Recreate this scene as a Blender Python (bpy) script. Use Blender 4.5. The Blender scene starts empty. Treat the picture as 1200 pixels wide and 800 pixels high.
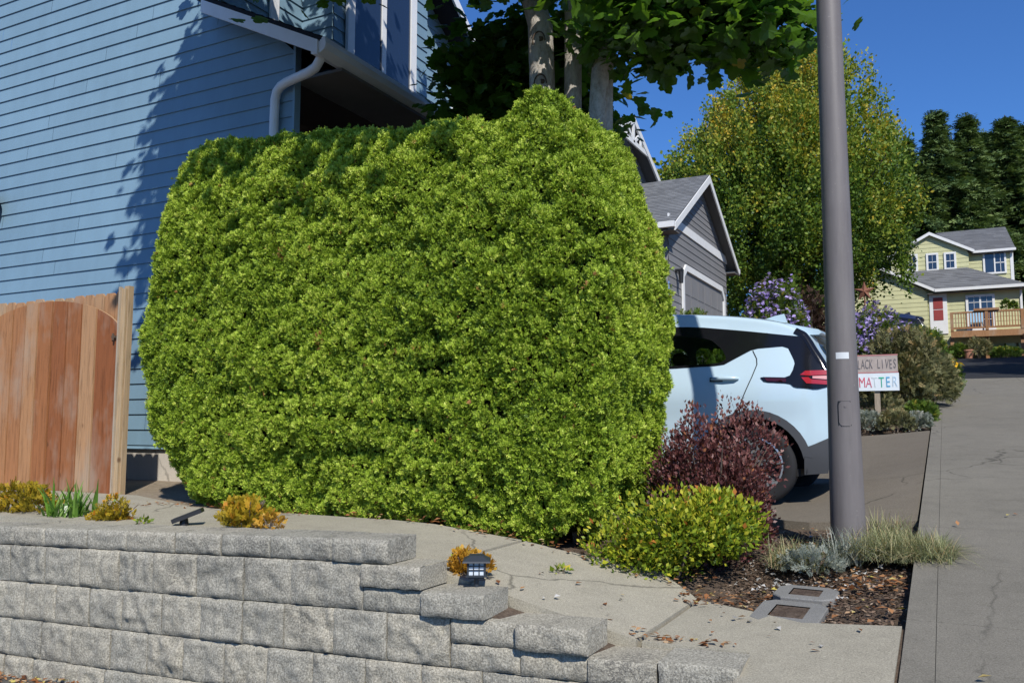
import bpy, bmesh, math, random
import numpy as np
from mathutils import Vector, geometry

random.seed(7)
RNG = np.random.default_rng(11)
S = bpy.context.scene
COL = S.collection
R = math.radians

# ------------------------------------------------------------------ object helpers
def obj(name, me, mat=None, parent=None):
    o = bpy.data.objects.new(name, me)
    COL.objects.link(o)
    if mat is not None and me is not None:
        for m in (mat if isinstance(mat, (list, tuple)) else [mat]):
            me.materials.append(m)
    if parent is not None:
        o.parent = parent
    return o

def tag(o, label, cat, group=None):
    o['label'] = label; o['category'] = cat
    if group: o['group'] = group
    return o

def thing(name, label, cat, loc=(0, 0, 0), rotz=0, group=None):
    o = bpy.data.objects.new(name, None); COL.objects.link(o)
    o.location = loc; o.rotation_euler = (0, 0, rotz); o.empty_display_size = .2
    return tag(o, label, cat, group)

class MB:
    """collects faces of one mesh, each with a random number for its material"""
    def __init__(s): s.v = []; s.f = []; s.r = []; s.mi = []
    def face(s, pts, r=None, m=0):
        n = len(s.v); s.v.extend([tuple(p) for p in pts]); s.f.append(tuple(range(n, n+len(pts))))
        s.r.append(random.random() if r is None else r); s.mi.append(m)
    def grid(s, P, r=None, m=0, wrap=False):
        n = len(s.v); h = len(P); w = len(P[0])
        for row in P: s.v.extend([tuple(p) for p in row])
        rr = random.random() if r is None else r
        for i in range(h-1):
            for j in range(w if wrap else w-1):
                k = (j+1) % w
                s.f.append((n+i*w+j, n+i*w+k, n+(i+1)*w+k, n+(i+1)*w+j)); s.r.append(rr); s.mi.append(m)
    def obox(s, O, U, V, N, u0, u1, v0, v1, n0, n1, r=None, m=0):
        O, U, V, N = Vector(O), Vector(U), Vector(V), Vector(N)
        p = lambda a, b, c: O+U*a+V*b+N*c
        rr = random.random() if r is None else r
        q = [p(u0,v0,n0),p(u1,v0,n0),p(u1,v1,n0),p(u0,v1,n0),p(u0,v0,n1),p(u1,v0,n1),p(u1,v1,n1),p(u0,v1,n1)]
        n = len(s.v); s.v.extend([tuple(a) for a in q])
        for f in ((0,3,2,1),(4,5,6,7),(0,1,5,4),(1,2,6,5),(2,3,7,6),(3,0,4,7)):
            s.f.append(tuple(n+i for i in f)); s.r.append(rr); s.mi.append(m)
    def box(s, x0, x1, y0, y1, z0, z1, r=None, m=0):
        s.obox((0,0,0), (1,0,0), (0,1,0), (0,0,1), x0, x1, y0, y1, z0, z1, r, m)
    def tube(s, pts, rad, n=10, cap=True, r=None, m=0, sx=1.0):
        pts = [Vector(p) for p in pts]
        if not isinstance(rad, (list, tuple)): rad = [rad]*len(pts)
        rings = []; ref = None
        for i, p in enumerate(pts):
            d = (pts[min(i+1, len(pts)-1)]-pts[max(i-1, 0)])
            d = d.normalized() if d.length > 1e-9 else Vector((0,0,1))
            if ref is None:
                ref = Vector((1,0,0)) if abs(d.x) < .8 else Vector((0,1,0))
            a = (ref-d*ref.dot(d)).normalized(); ref = a; b = d.cross(a)
            rings.append([p+(a*math.cos(t)*sx+b*math.sin(t))*rad[i] for t in [2*math.pi*k/n for k in range(n)]])
        rr = random.random() if r is None else r
        s.grid(rings, rr, m, wrap=True)
        if cap:
            s.face(rings[0][::-1], rr, m); s.face(rings[-1], rr, m)
    def lathe(s, prof, n=32, c=(0,0,0), axis='z', r=None, m=0):
        rings = []
        for rad, h in prof:
            row = []
            for k in range(n):
                t = 2*math.pi*k/n
                if axis == 'z': row.append((c[0]+rad*math.cos(t), c[1]+rad*math.sin(t), c[2]+h))
                else: row.append((c[0]+rad*math.cos(t), c[1]+h, c[2]+rad*math.sin(t)))
            rings.append(row)
        s.grid(rings, r, m, wrap=True)
    def build(s, name, mat, parent=None, smooth=False, merge=False):
        me = bpy.data.meshes.new(name)
        me.from_pydata(s.v, [], s.f)
        a = me.attributes.new('rnd', 'FLOAT', 'FACE'); a.data.foreach_set('value', s.r)
        if any(s.mi): me.polygons.foreach_set('material_index', s.mi)
        if merge:
            bm = bmesh.new(); bm.from_mesh(me); bmesh.ops.remove_doubles(bm, verts=bm.verts, dist=1e-4)
            bmesh.ops.recalc_face_normals(bm, faces=bm.faces); bm.to_mesh(me); bm.free()
        if smooth: me.polygons.foreach_set('use_smooth', [True]*len(me.polygons))
        me.update()
        return obj(name, me, mat, parent)

def bulk(name, V, k, rnd, mat, parent=None):
    """V: (faces*k, 3) array of corner points, rnd: one number per face"""
    V = np.ascontiguousarray(V, dtype=np.float32); n = len(V); m = n//k
    me = bpy.data.meshes.new(name)
    me.vertices.add(n); me.vertices.foreach_set('co', V.ravel())
    me.loops.add(n); me.loops.foreach_set('vertex_index', np.arange(n, dtype=np.int32))
    me.polygons.add(m); me.polygons.foreach_set('loop_start', np.arange(0, n, k, dtype=np.int32))
    a = me.attributes.new('rnd', 'FLOAT', 'FACE'); a.data.foreach_set('value', np.asarray(rnd, dtype=np.float32))
    me.update(calc_edges=True)
    return obj(name, me, mat, parent)

def nrm(a): return a/np.maximum(np.linalg.norm(a, axis=-1, keepdims=True), 1e-9)

# value noise, vectorised
def _h(ix, iy, iz):
    n = (ix*374761393 + iy*668265263 + iz*1440662683) & 0xffffffff
    n = ((n ^ (n >> 13))*1274126177) & 0xffffffff
    return ((n ^ (n >> 16)) & 0xffff)/65535.0
def vnoise(P):
    P = np.asarray(P, dtype=np.float64); I = np.floor(P).astype(np.int64); f = P-I; f = f*f*(3-2*f); out = 0
    for dx in (0, 1):
        for dy in (0, 1):
            for dz in (0, 1):
                w = (f[...,0] if dx else 1-f[...,0])*(f[...,1] if dy else 1-f[...,1])*(f[...,2] if dz else 1-f[...,2])
                out = out+w*_h(I[...,0]+dx, I[...,1]+dy, I[...,2]+dz)
    return out*2-1
def worley(P):
    P = np.asarray(P, dtype=np.float64); I = np.floor(P).astype(np.int64); best = np.full(len(P), 9.0); vec = np.zeros_like(P)
    for dx in (-1, 0, 1):
        for dy in (-1, 0, 1):
            for dz in (-1, 0, 1):
                c = I+np.array([dx, dy, dz]); j = np.stack([_h(c[:, 0]+k*101, c[:, 1]+k*57, c[:, 2]-k*31) for k in range(3)], -1)
                d = P-(c+j); q = np.sqrt((d*d).sum(-1)); m = q < best
                best = np.where(m, q, best); vec = np.where(m[:, None], d, vec)
    return best, vec
def fbm(P, o=3):
    P = np.asarray(P, dtype=np.float64); s = 0; a = 1.0
    for i in range(o):
        s = s+a*vnoise(P*(2**i)+17.3*i); a *= .5
    return s/1.75

# ------------------------------------------------------------------ materials
def new_mat(name):
    m = bpy.data.materials.new(name); m.use_nodes = True
    nt = m.node_tree; nt.nodes.clear()
    out = nt.nodes.new('ShaderNodeOutputMaterial')
    return m, nt, out
def L(nt, a, b): nt.links.new(a, b)
def ramp(nt, fac, stops):
    r = nt.nodes.new('ShaderNodeValToRGB'); e = r.color_ramp.elements
    while len(e) < len(stops): e.new(.5)
    for el, (p, c) in zip(e, stops): el.position = p; el.color = (*c, 1)
    if fac is not None: L(nt, fac, r.inputs[0])
    return r.outputs[0]
def noise(nt, scale, detail=4, rough=.55, stretch=None, dist=0):
    tc = nt.nodes.new('ShaderNodeTexCoord'); v = tc.outputs['Object']
    if stretch:
        mp = nt.nodes.new('ShaderNodeMapping'); mp.inputs['Scale'].default_value = stretch
        L(nt, v, mp.inputs[0]); v = mp.outputs[0]
    n = nt.nodes.new('ShaderNodeTexNoise'); n.inputs['Scale'].default_value = scale
    n.inputs['Detail'].default_value = detail; n.inputs['Roughness'].default_value = rough
    n.inputs['Distortion'].default_value = dist
    L(nt, v, n.inputs['Vector']); return n.outputs[0]
def mix(nt, fac, a, b, mode='MIX'):
    m = nt.nodes.new('ShaderNodeMix'); m.data_type = 'RGBA'; m.blend_type = mode
    for i, x in ((0, fac), (6, a), (7, b)):
        if isinstance(x, (int, float)): m.inputs[i].default_value = x
        elif isinstance(x, tuple): m.inputs[i].default_value = (*x, 1)
        else: L(nt, x, m.inputs[i])
    return m.outputs[2]
def bsdf(nt, out, col, rough=.7, spec=.3, metal=0.0, bump=None, bstr=.3, bdist=.01, coat=0):
    b = nt.nodes.new('ShaderNodeBsdfPrincipled')
    if isinstance(col, tuple): b.inputs['Base Color'].default_value = (*col, 1)
    else: L(nt, col, b.inputs['Base Color'])
    if isinstance(rough, (int, float)): b.inputs['Roughness'].default_value = rough
    else: L(nt, rough, b.inputs['Roughness'])
    b.inputs['Specular IOR Level'].default_value = spec; b.inputs['Metallic'].default_value = metal
    if coat: b.inputs['Coat Weight'].default_value = coat; b.inputs['Coat Roughness'].default_value = .03
    if bump is not None:
        bp = nt.nodes.new('ShaderNodeBump'); bp.inputs['Strength'].default_value = bstr; bp.inputs['Distance'].default_value = bdist
        L(nt, bump, bp.inputs['Height']); L(nt, bp.outputs[0], b.inputs['Normal'])
    L(nt, b.outputs[0], out.inputs[0]); return b
def attr(nt, name='rnd'):
    a = nt.nodes.new('ShaderNodeAttribute'); a.attribute_name = name; return a.outputs['Fac']
def sc(c, k): return tuple(min(1, x*k) for x in c)

def m_plain(name, c, rough=.5, spec=.4, metal=0.0, var=.08, scale=6, coat=0):
    m, nt, out = new_mat(name)
    n = noise(nt, scale, 3)
    bsdf(nt, out, ramp(nt, n, [(.25, sc(c, 1-var)), (.75, sc(c, 1+var))]), rough, spec, metal, coat=coat)
    return m
def m_paint(name, c, var=.1, grain=True, tint=0):
    m, nt, out = new_mat(name)
    n1 = noise(nt, .9, 4); n2 = noise(nt, 5, 5, .6, (1, 1, .25))
    col = ramp(nt, n1, [(.3, sc(c, 1-var)), (.7, sc(c, 1+var*.6))])
    col = mix(nt, .5, col, ramp(nt, n2, [(.3, sc(c, .9)), (.7, sc(c, 1.08))]))
    n3 = noise(nt, 60, 3, .6, (.35, .35, 4))
    rv = ramp(nt, attr(nt), [(0, (.93, .93, .93)), (1, (1.0, 1.0, 1.0))])
    col = mix(nt, 1.0, col, rv, 'MULTIPLY')
    bsdf(nt, out, col, .55, .3, bump=n3, bstr=.25 if grain else .05, bdist=.004)
    return m
def m_leaf(name, stops, trans=.35, rough=.5, spec=.25, tcol=1.25):
    m, nt, out = new_mat(name)
    col = ramp(nt, attr(nt), stops)
    b = bsdf(nt, out, col, rough, spec)
    t = nt.nodes.new('ShaderNodeBsdfTranslucent')
    L(nt, mix(nt, 1.0, col, (tcol, tcol, tcol*.55), 'MULTIPLY'), t.inputs[0])
    ms = nt.nodes.new('ShaderNodeMixShader'); ms.inputs[0].default_value = trans
    L(nt, b.outputs[0], ms.inputs[1]); L(nt, t.outputs[0], ms.inputs[2]); L(nt, ms.outputs[0], out.inputs[0])
    return m
def m_concrete(name, c, speck=.35, stain=.3, mc=1.0):
    m, nt, out = new_mat(name)
    big = noise(nt, .8, 5, .6); mid = noise(nt, 6, 6, .65); fine = noise(nt, 160, 3, .7)
    col = ramp(nt, big, [(.3, sc(c, 1-stain*.6)), (.5, c), (.72, sc(c, 1+stain*.5))])
    col = mix(nt, .5, col, ramp(nt, mid, [(.3, sc(c, 1-.25*mc)), (.5, c), (.75, sc(c, 1+.2*mc))]))
    col = mix(nt, speck, col, ramp(nt, fine, [(.3, sc(c, .35)), (.5, c), (.7, sc(c, 1.7))]))
    vo = nt.nodes.new('ShaderNodeTexVoronoi'); vo.inputs['Scale'].default_value = 9
    tc = nt.nodes.new('ShaderNodeTexCoord'); L(nt, tc.outputs['Object'], vo.inputs['Vector'])
    spots = ramp(nt, vo.outputs['Distance'], [(.035, (1, 1, 1)), (.06, (0, 0, 0))])
    sel = ramp(nt, noise(nt, 2.3, 2), [(.52, (0, 0, 0)), (.56, (1, 1, 1))])
    msk = mix(nt, 1.0, spots, sel, 'MULTIPLY')
    col = mix(nt, mix(nt, 1.0, msk, (.6, .6, .6), 'MULTIPLY'), col, sc(c, 1.9))
    cr = nt.nodes.new('ShaderNodeTexVoronoi'); cr.feature = 'DISTANCE_TO_EDGE'; cr.inputs['Scale'].default_value = .55
    wn = nt.nodes.new('ShaderNodeTexNoise'); wn.inputs['Scale'].default_value = 3.5; wn.inputs['Detail'].default_value = 6
    L(nt, tc.outputs['Object'], wn.inputs['Vector'])
    wv = nt.nodes.new('ShaderNodeMix'); wv.data_type = 'RGBA'; wv.blend_type = 'ADD'; wv.inputs[0].default_value = .28
    L(nt, tc.outputs['Object'], wv.inputs[6]); L(nt, wn.outputs['Color'], wv.inputs[7]); L(nt, wv.outputs[2], cr.inputs['Vector'])
    ck = mix(nt, 1.0, ramp(nt, cr.outputs['Distance'], [(.0015, (.75, .75, .75)), (.006, (0, 0, 0))]), ramp(nt, noise(nt, .7, 2), [(.47, (0, 0, 0)), (.55, (1, 1, 1))]), 'MULTIPLY')
    col = mix(nt, ck, col, sc(c, .25))
    bsdf(nt, out, col, .9, .15, bump=fine, bstr=.35, bdist=.004)
    return m

MT = {}
MT['siding'] = m_paint('blue_siding', (.20, .318, .405), .13)
MT['siding_gray'] = m_paint('gray_siding', (.22, .215, .215), .1)
MT['siding_pale'] = m_paint('pale_green_siding', (.56, .55, .31), .06)
MT['white'] = m_plain('white_paint', (.78, .79, .80), .45, .35, var=.05)
MT['white_far'] = m_plain('white_trim', (.74, .74, .72), .5, .3, var=.05)
MT['foundation'] = m_concrete('foundation_concrete', (.55, .50, .43), .25, .3)
MT['path'] = m_concrete('path_concrete', (.335, .305, .235), .55, .6, 1.9)
MT['sidewalk'] = m_concrete('sidewalk_concrete', (.185, .170, .138), .55, .6, 1.9)
MT['drive'] = m_concrete('driveway_concrete', (.165, .142, .11), .6, .4)
MT['asphalt'] = m_concrete('asphalt', (.10, .095, .085), .6, .25)
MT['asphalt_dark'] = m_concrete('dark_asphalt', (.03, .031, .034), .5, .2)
MT['utility'] = m_concrete('utility_concrete', (.20, .195, .18), .5, .5)

def m_block():
    m, nt, out = new_mat('split_face_concrete')
    c = (.35, .326, .265)
    big = noise(nt, 2.2, 6, .65); mid = noise(nt, 17, 6, .7, dist=.6); fine = noise(nt, 110, 4, .75)
    col = ramp(nt, big, [(.3, sc(c, .6)), (.5, sc(c, .95)), (.75, sc(c, 1.18))])
    col = mix(nt, .55, col, ramp(nt, mid, [(.32, sc(c, .55)), (.5, c), (.7, sc(c, 1.25))]))
    col = mix(nt, .5, col, ramp(nt, fine, [(.36, sc(c, .15)), (.5, c), (.63, sc(c, 2.1))]))
    vein = ramp(nt, noise(nt, 9, 8, .75, (1, 1, 1.6), 1.4), [(.46, (0, 0, 0)), (.5, (1, 1, 1)), (.54, (0, 0, 0))])
    vm = mix(nt, 1.0, vein, ramp(nt, noise(nt, 3.0, 2), [(.5, (0, 0, 0)), (.7, (.8, .8, .8))]), 'MULTIPLY')
    col = mix(nt, vm, col, (.05, .05, .05))
    rv = ramp(nt, attr(nt), [(0, (.90, .91, .92)), (.5, (.98, .98, .98)), (1, (1.07, 1.05, 1.02))])
    col = mix(nt, 1.0, col, rv, 'MULTIPLY')
    h = mix(nt, .5, mid, fine)
    bsdf(nt, out, col, .95, .1, bump=h, bstr=.9, bdist=.012)
    return m
MT['block'] = m_block()

def m_wood(name, stops, knots=True):
    m, nt, out = new_mat(name)
    col = ramp(nt, attr(nt), stops)
    g = noise(nt, 9, 6, .65, (5, 5, .35), .7)
    col = mix(nt, 1.0, col, ramp(nt, g, [(.3, (.62, .6, .58)), (.5, (1, 1, 1)), (.72, (1.15, 1.1, 1.05))]), 'MULTIPLY')
    w = noise(nt, 1.7, 4, .6, (1.4, 1.4, .7))
    col = mix(nt, mix(nt, 1.0, ramp(nt, w, [(.5, (0, 0, 0)), (.68, (1, 1, 1))]), (.5, .5, .5), 'MULTIPLY'), col, (.40, .33, .25))
    if knots:
        vo = nt.nodes.new('ShaderNodeTexVoronoi'); vo.inputs['Scale'].default_value = 2.6
        tc = nt.nodes.new('ShaderNodeTexCoord'); mp = nt.nodes.new('ShaderNodeMapping'); mp.inputs['Scale'].default_value = (1.5, 1, .9)
        L(nt, tc.outputs['Object'], mp.inputs[0]); L(nt, mp.outputs[0], vo.inputs['Vector'])
        col = mix(nt, ramp(nt, vo.outputs['Distance'], [(.03, (.75, .75, .75)), (.075, (0, 0, 0))]), col, (.10, .045, .02))
    bsdf(nt, out, col, .75, .2, bump=g, bstr=.35, bdist=.006)
    return m
MT['cedar'] = m_wood('cedar_boards', [(0, (.22, .07, .026)), (.35, (.32, .13, .052)), (.7, (.40, .20, .092)), (1, (.42, .285, .165))])
MT['weathered'] = m_wood('weathered_boards', [(0, (.36, .26, .16)), (.6, (.44, .32, .19)), (1, (.36, .31, .25))])
MT['deck_wood'] = m_wood('deck_wood', [(0, (.30, .15, .07)), (1, (.37, .20, .10))], False)

def m_glass(name, c=(.02, .035, .07), spec=.8, rough=.03):
    m, nt, out = new_mat(name)
    n = noise(nt, .9, 2)
    bp = nt.nodes.new('ShaderNodeBump'); bp.inputs['Strength'].default_value = .04; bp.inputs['Distance'].default_value = .2
    L(nt, n, bp.inputs['Height'])
    b = bsdf(nt, out, c, rough, spec); L(nt, bp.outputs[0], b.inputs['Normal'])
    return m
MT['glass'] = m_glass('window_glass')
def m_seeglass(name):
    m, nt, out = new_mat(name)
    t = nt.nodes.new('ShaderNodeBsdfTransparent'); t.inputs[0].default_value = (.62, .72, .66, 1)
    g = nt.nodes.new('ShaderNodeBsdfGlossy'); g.inputs[1].default_value = .02; g.inputs[0].default_value = (.8, .9, .9, 1)
    fr = nt.nodes.new('ShaderNodeFresnel'); fr.inputs[0].default_value = 1.5
    ms = nt.nodes.new('ShaderNodeMixShader'); L(nt, fr.outputs[0], ms.inputs[0])
    L(nt, t.outputs[0], ms.inputs[1]); L(nt, g.outputs[0], ms.inputs[2]); L(nt, ms.outputs[0], out.inputs[0])
    return m
MT['car_glass'] = m_seeglass('car_window_glass')

def m_shingle(name, c):
    m, nt, out = new_mat(name)
    col = ramp(nt, attr(nt), [(0, sc(c, .72)), (.5, c), (1, sc(c, 1.3))])
    f = noise(nt, 120, 3, .7)
    col = mix(nt, .35, col, ramp(nt, f, [(.3, sc(c, .4)), (.7, sc(c, 1.7))]))
    bsdf(nt, out, col, .9, .15, bump=f, bstr=.3, bdist=.004); return m
MT['shingle'] = m_shingle('gray_shingles', (.16, .165, .17))
MT['shingle_pale'] = m_shingle('dark_gray_shingles', (.14, .142, .145))
MT['shingle_dark'] = m_shingle('black_shingles', (.035, .035, .04))
def m_soil(name, a, b, c):
    m, nt, out = new_mat(name)
    n = noise(nt, 14, 6, .7); f = noise(nt, 90, 4, .7)
    col = mix(nt, .5, ramp(nt, n, [(.3, a), (.5, b), (.7, c)]), ramp(nt, f, [(.3, a), (.5, b), (.7, c)]))
    bsdf(nt, out, col, .95, .1, bump=f, bstr=.8, bdist=.02); return m
MT['soil'] = m_soil('soil', (.045, .034, .026), (.125, .092, .068), (.25, .19, .14))
MT['soffit'] = m_plain('soffit', (.16, .15, .14), .7, .2)
MT['porch_shade'] = m_plain('shade_painted_wall', (.07, .055, .05), .8, .1)  # shade under the eave painted in as dark brown

def m_bark(name, a, b, c):
    m, nt, out = new_mat(name)
    n = noise(nt, 9, 6, .72, (1, 1, .45), .15); n2 = noise(nt, 38, 6, .75, (1, 1, .5))
    col = mix(nt, .4, ramp(nt, n, [(.33, a), (.5, b), (.68, c)]), ramp(nt, n2, [(.33, a), (.55, c)]))
    bsdf(nt, out, col, .9, .15, bump=n2, bstr=.8, bdist=.02); return m
MT['bark'] = m_bark('pale_bark', (.16, .135, .11), (.42, .38, .33), (.60, .56, .50))
MT['bark_dark'] = m_bark('dark_bark', (.03, .022, .017), (.07, .052, .04), (.12, .09, .07))
MT['twig'] = m_bark('twig', (.06, .04, .03), (.16, .12, .09), (.25, .2, .16))

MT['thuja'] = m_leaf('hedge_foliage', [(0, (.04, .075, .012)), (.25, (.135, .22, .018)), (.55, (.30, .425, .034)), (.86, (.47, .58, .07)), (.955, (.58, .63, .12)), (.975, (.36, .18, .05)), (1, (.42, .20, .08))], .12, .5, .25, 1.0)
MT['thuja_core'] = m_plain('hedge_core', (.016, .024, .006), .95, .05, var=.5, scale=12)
MT['maple'] = m_leaf('maple_leaves', [(0, (.04, .095, .012)), (.5, (.075, .16, .018)), (.9, (.13, .23, .028)), (1, (.36, .28, .04))], .5, .35, .5, 1.7)
MT['hornbeam'] = m_leaf('yellowing_leaves', [(0, (.05, .10, .018)), (.35, (.14, .23, .03)), (.62, (.28, .32, .04)), (.88, (.48, .38, .045)), (1, (.64, .42, .05))], .3, .5, .25)
MT['conifer'] = m_leaf('conifer_needles', [(0, (.045, .085, .035)), (.6, (.155, .225, .075)), (1, (.30, .37, .13))], .1, .6, .2)
MT['yellow_shrub'] = m_leaf('yellow_shrub_leaves', [(0, (.20, .16, .015)), (.4, (.36, .27, .02)), (.8, (.55, .36, .03)), (1, (.60, .25, .03))], .3)
MT['orange_shrub'] = m_leaf('orange_shrub_leaves', [(0, (.33, .17, .02)), (.5, (.55, .29, .03)), (1, (.62, .40, .06))], .3)
MT['lime_shrub'] = m_leaf('lime_shrub_leaves', [(0, (.08, .14, .012)), (.35, (.22, .30, .02)), (.7, (.45, .45, .035)), (.93, (.60, .52, .05)), (1, (.45, .16, .03))], .3, .5, .3)
MT['burgundy'] = m_leaf('burgundy_leaves', [(0, (.05, .017, .018)), (.45, (.14, .046, .044)), (.8, (.26, .11, .095)), (.95, (.38, .23, .20)), (1, (.36, .14, .06))], .25, .45, .35)
MT['lily'] = m_leaf('strap_leaves', [(0, (.07, .16, .02)), (.6, (.15, .29, .04)), (1, (.27, .40, .10))], .3, .35, .5)
MT['grass'] = m_leaf('gray_green_grass', [(0, (.14, .16, .08)), (.5, (.27, .29, .14)), (.8, (.42, .39, .21)), (1, (.50, .36, .20))], .25, .6, .2)
MT['sage'] = m_leaf('gray_green_leaves', [(0, (.075, .085, .04)), (.5, (.18, .18, .08)), (.85, (.28, .24, .11)), (1, (.36, .25, .11))], .2, .6, .2)
MT['silver'] = m_leaf('silver_leaves', [(0, (.14, .16, .13)), (.6, (.28, .31, .26)), (1, (.45, .43, .36))], .2, .6, .2)
MT['green_shrub'] = m_leaf('green_shrub_leaves', [(0, (.035, .07, .012)), (.5, (.09, .155, .02)), (.9, (.20, .25, .03)), (1, (.36, .30, .04))], .3)
MT['redbrown'] = m_leaf('red_brown_leaves', [(0, (.03, .016, .012)), (.6, (.08, .042, .028)), (1, (.15, .09, .05))], .2)
MT['aster'] = m_leaf('purple_petals', [(0, (.24, .17, .48)), (.5, (.40, .31, .66)), (1, (.55, .46, .80))], .3)
MT['yellow_flower'] = m_leaf('yellow_petals', [(0, (.75, .36, .01)), (1, (.85, .55, .02))], .2)
MT['litter'] = m_leaf('dead_leaves', [(0, (.13, .055, .025)), (.4, (.30, .12, .045)), (.75, (.42, .22, .10)), (.9, (.50, .36, .22)), (1, (.60, .50, .12))], .15, .7, .15)
MT['chips'] = m_leaf('bark_chips', [(0, (.04, .027, .02)), (.5, (.13, .085, .06)), (.85, (.27, .19, .13)), (1, (.40, .31, .23))], 0.02, .9, .1)
MT['pebbles'] = m_leaf('pale_pebbles', [(0, (.22, .21, .19)), (1, (.60, .58, .54))], 0.02, .85, .15)
def m_pole():
    m, nt, out = new_mat('pole_paint'); c = (.155, .137, .132)
    st = noise(nt, 4, 5, .65, (6, 6, .5)); fi = noise(nt, 45, 4, .7); big = noise(nt, 1.6, 4)
    col = ramp(nt, st, [(.3, sc(c, .78)), (.5, c), (.7, sc(c, 1.18))])
    col = mix(nt, .35, col, ramp(nt, big, [(.35, sc(c, .8)), (.65, (.19, .175, .16))]))
    col = mix(nt, ramp(nt, fi, [(.66, (0, 0, 0)), (.72, (.7, .7, .7))]), col, (.30, .27, .24))
    col = mix(nt, ramp(nt, noise(nt, 22, 5, .7), [(.68, (0, 0, 0)), (.74, (.8, .8, .8))]), col, (.09, .05, .035))
    bsdf(nt, out, col, .5, .4, bump=fi, bstr=.08, bdist=.004); return m
MT['pole'] = m_pole()
MT['black_plastic'] = m_plain('black_plastic', (.018, .019, .022), .45, .4)
MT['rubber'] = m_plain('tyre_rubber', (.022, .022, .024), .8, .25)
MT['alloy'] = m_plain('wheel_alloy', (.62, .64, .67), .3, .5, metal=.8)
MT['dark_alloy'] = m_plain('wheel_dark', (.03, .03, .033), .5, .4)
MT['car_paint'] = m_plain('pale_blue_car_paint', (.49, .62, .695), .25, .5, var=.01, coat=.8)
MT['car_blue'] = m_plain('dark_blue_car_paint', (.012, .02, .06), .25, .5, var=.05, coat=1)
MT['gloss_black'] = m_plain('gloss_black', (.008, .008, .01), .12, .5)
MT['cladding'] = m_plain('gray_cladding', (.06, .063, .07), .6, .3)
MT['red_lens'] = m_plain('red_lens', (.36, .012, .018), .15, .6, coat=1)
MT['dark_lens'] = m_plain('smoked_red_lens', (.05, .008, .012), .12, .6)
MT['clear_lens'] = m_plain('pink_lens', (.62, .30, .30), .15, .6)
MT['interior'] = m_plain('car_interior', (.02, .02, .022), .8, .2)
MT['iron'] = m_bark('rusty_iron', (.06, .04, .03), (.105, .075, .055), (.16, .12, .09))
MT['frost'] = m_plain('frosted_panel', (.62, .68, .74), .4, .4)
MT['lantern'] = m_plain('lantern_black', (.03, .036, .045), .5, .4)
MT['rust'] = m_plain('rusty_metal', (.20, .08, .045), .7, .3, var=.3)
MT['signgray'] = m_plain('gray_sign_board', (.42, .36, .33), .7, .2, var=.15, scale=14)
MT['signwhite'] = m_plain('pale_sign_board', (.72, .78, .82), .6, .2, var=.05)
MT['dull_red'] = m_plain('dull_red_paint', (.30, .055, .05), .5, .3)
MT['sticker'] = m_plain('sticker', (.62, .64, .64), .5, .3)

# ------------------------------------------------------------------ terrain
XS = [-60, -9, -5, -3, -2.3, -1.2, -.7, -.2]
YS = [3.45, 4.6, 5.5, 6.5, 7.15, 9.4, 12, 12.6, 16, 24]
GT = [[.645, .645, .645, .64, .55, .315, .325, .355],
      [.65, .65, .65, .65, .57, .36, .39, .45],
      [.66, .66, .66, .64, .58, .47, .51, .53],
      [.69, .69, .67, .63, .59, .57, .60, .62],
      [.72, .72, .60, .60, .60, .60, .645, .70],
      [.9, .9, .62, .62, .63, .70, .80, .92],
      [1.1, 1.1, .95, 1.0, 1.05, 1.1, 1.14, 1.19],
      [1.2, 1.2, 1.1, 1.15, 1.2, 1.26, 1.26, 1.25],
      [1.6, 1.6, 1.6, 1.6, 1.6, 1.62, 1.62, 1.60],
      [2.4]*8]
LYS = [-10, 0, 3.45]
LT = [[-1.4, -1.4, -1.2, -1.1, -1.1, -1.05, -1, -1],
      [-.7, -.7, -.4, -.25, -.2, -.1, -.03, 0],
      [-.6, -.5, -.24, -.1, -.03, .16, .325, .345]]
def _seg(a, x):
    if x <= a[0]: return 0, 0.0
    if x >= a[-1]: return len(a)-2, 1.0
    for i in range(len(a)-1):
        if x <= a[i+1]: return i, (x-a[i])/(a[i+1]-a[i])
def G(x, y):
    if y > 60: return 6.0
    if x >= -.2 or y >= 24: return max(-1.2, .1*y)
    ys, t = (LYS, LT) if y < 3.449 else (YS, GT)
    i, fx = _seg(XS, x); j, fy = _seg(ys, y)
    return (t[j][i]*(1-fx)+t[j][i+1]*fx)*(1-fy)+(t[j+1][i]*(1-fx)+t[j+1][i+1]*fx)*fy

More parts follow.
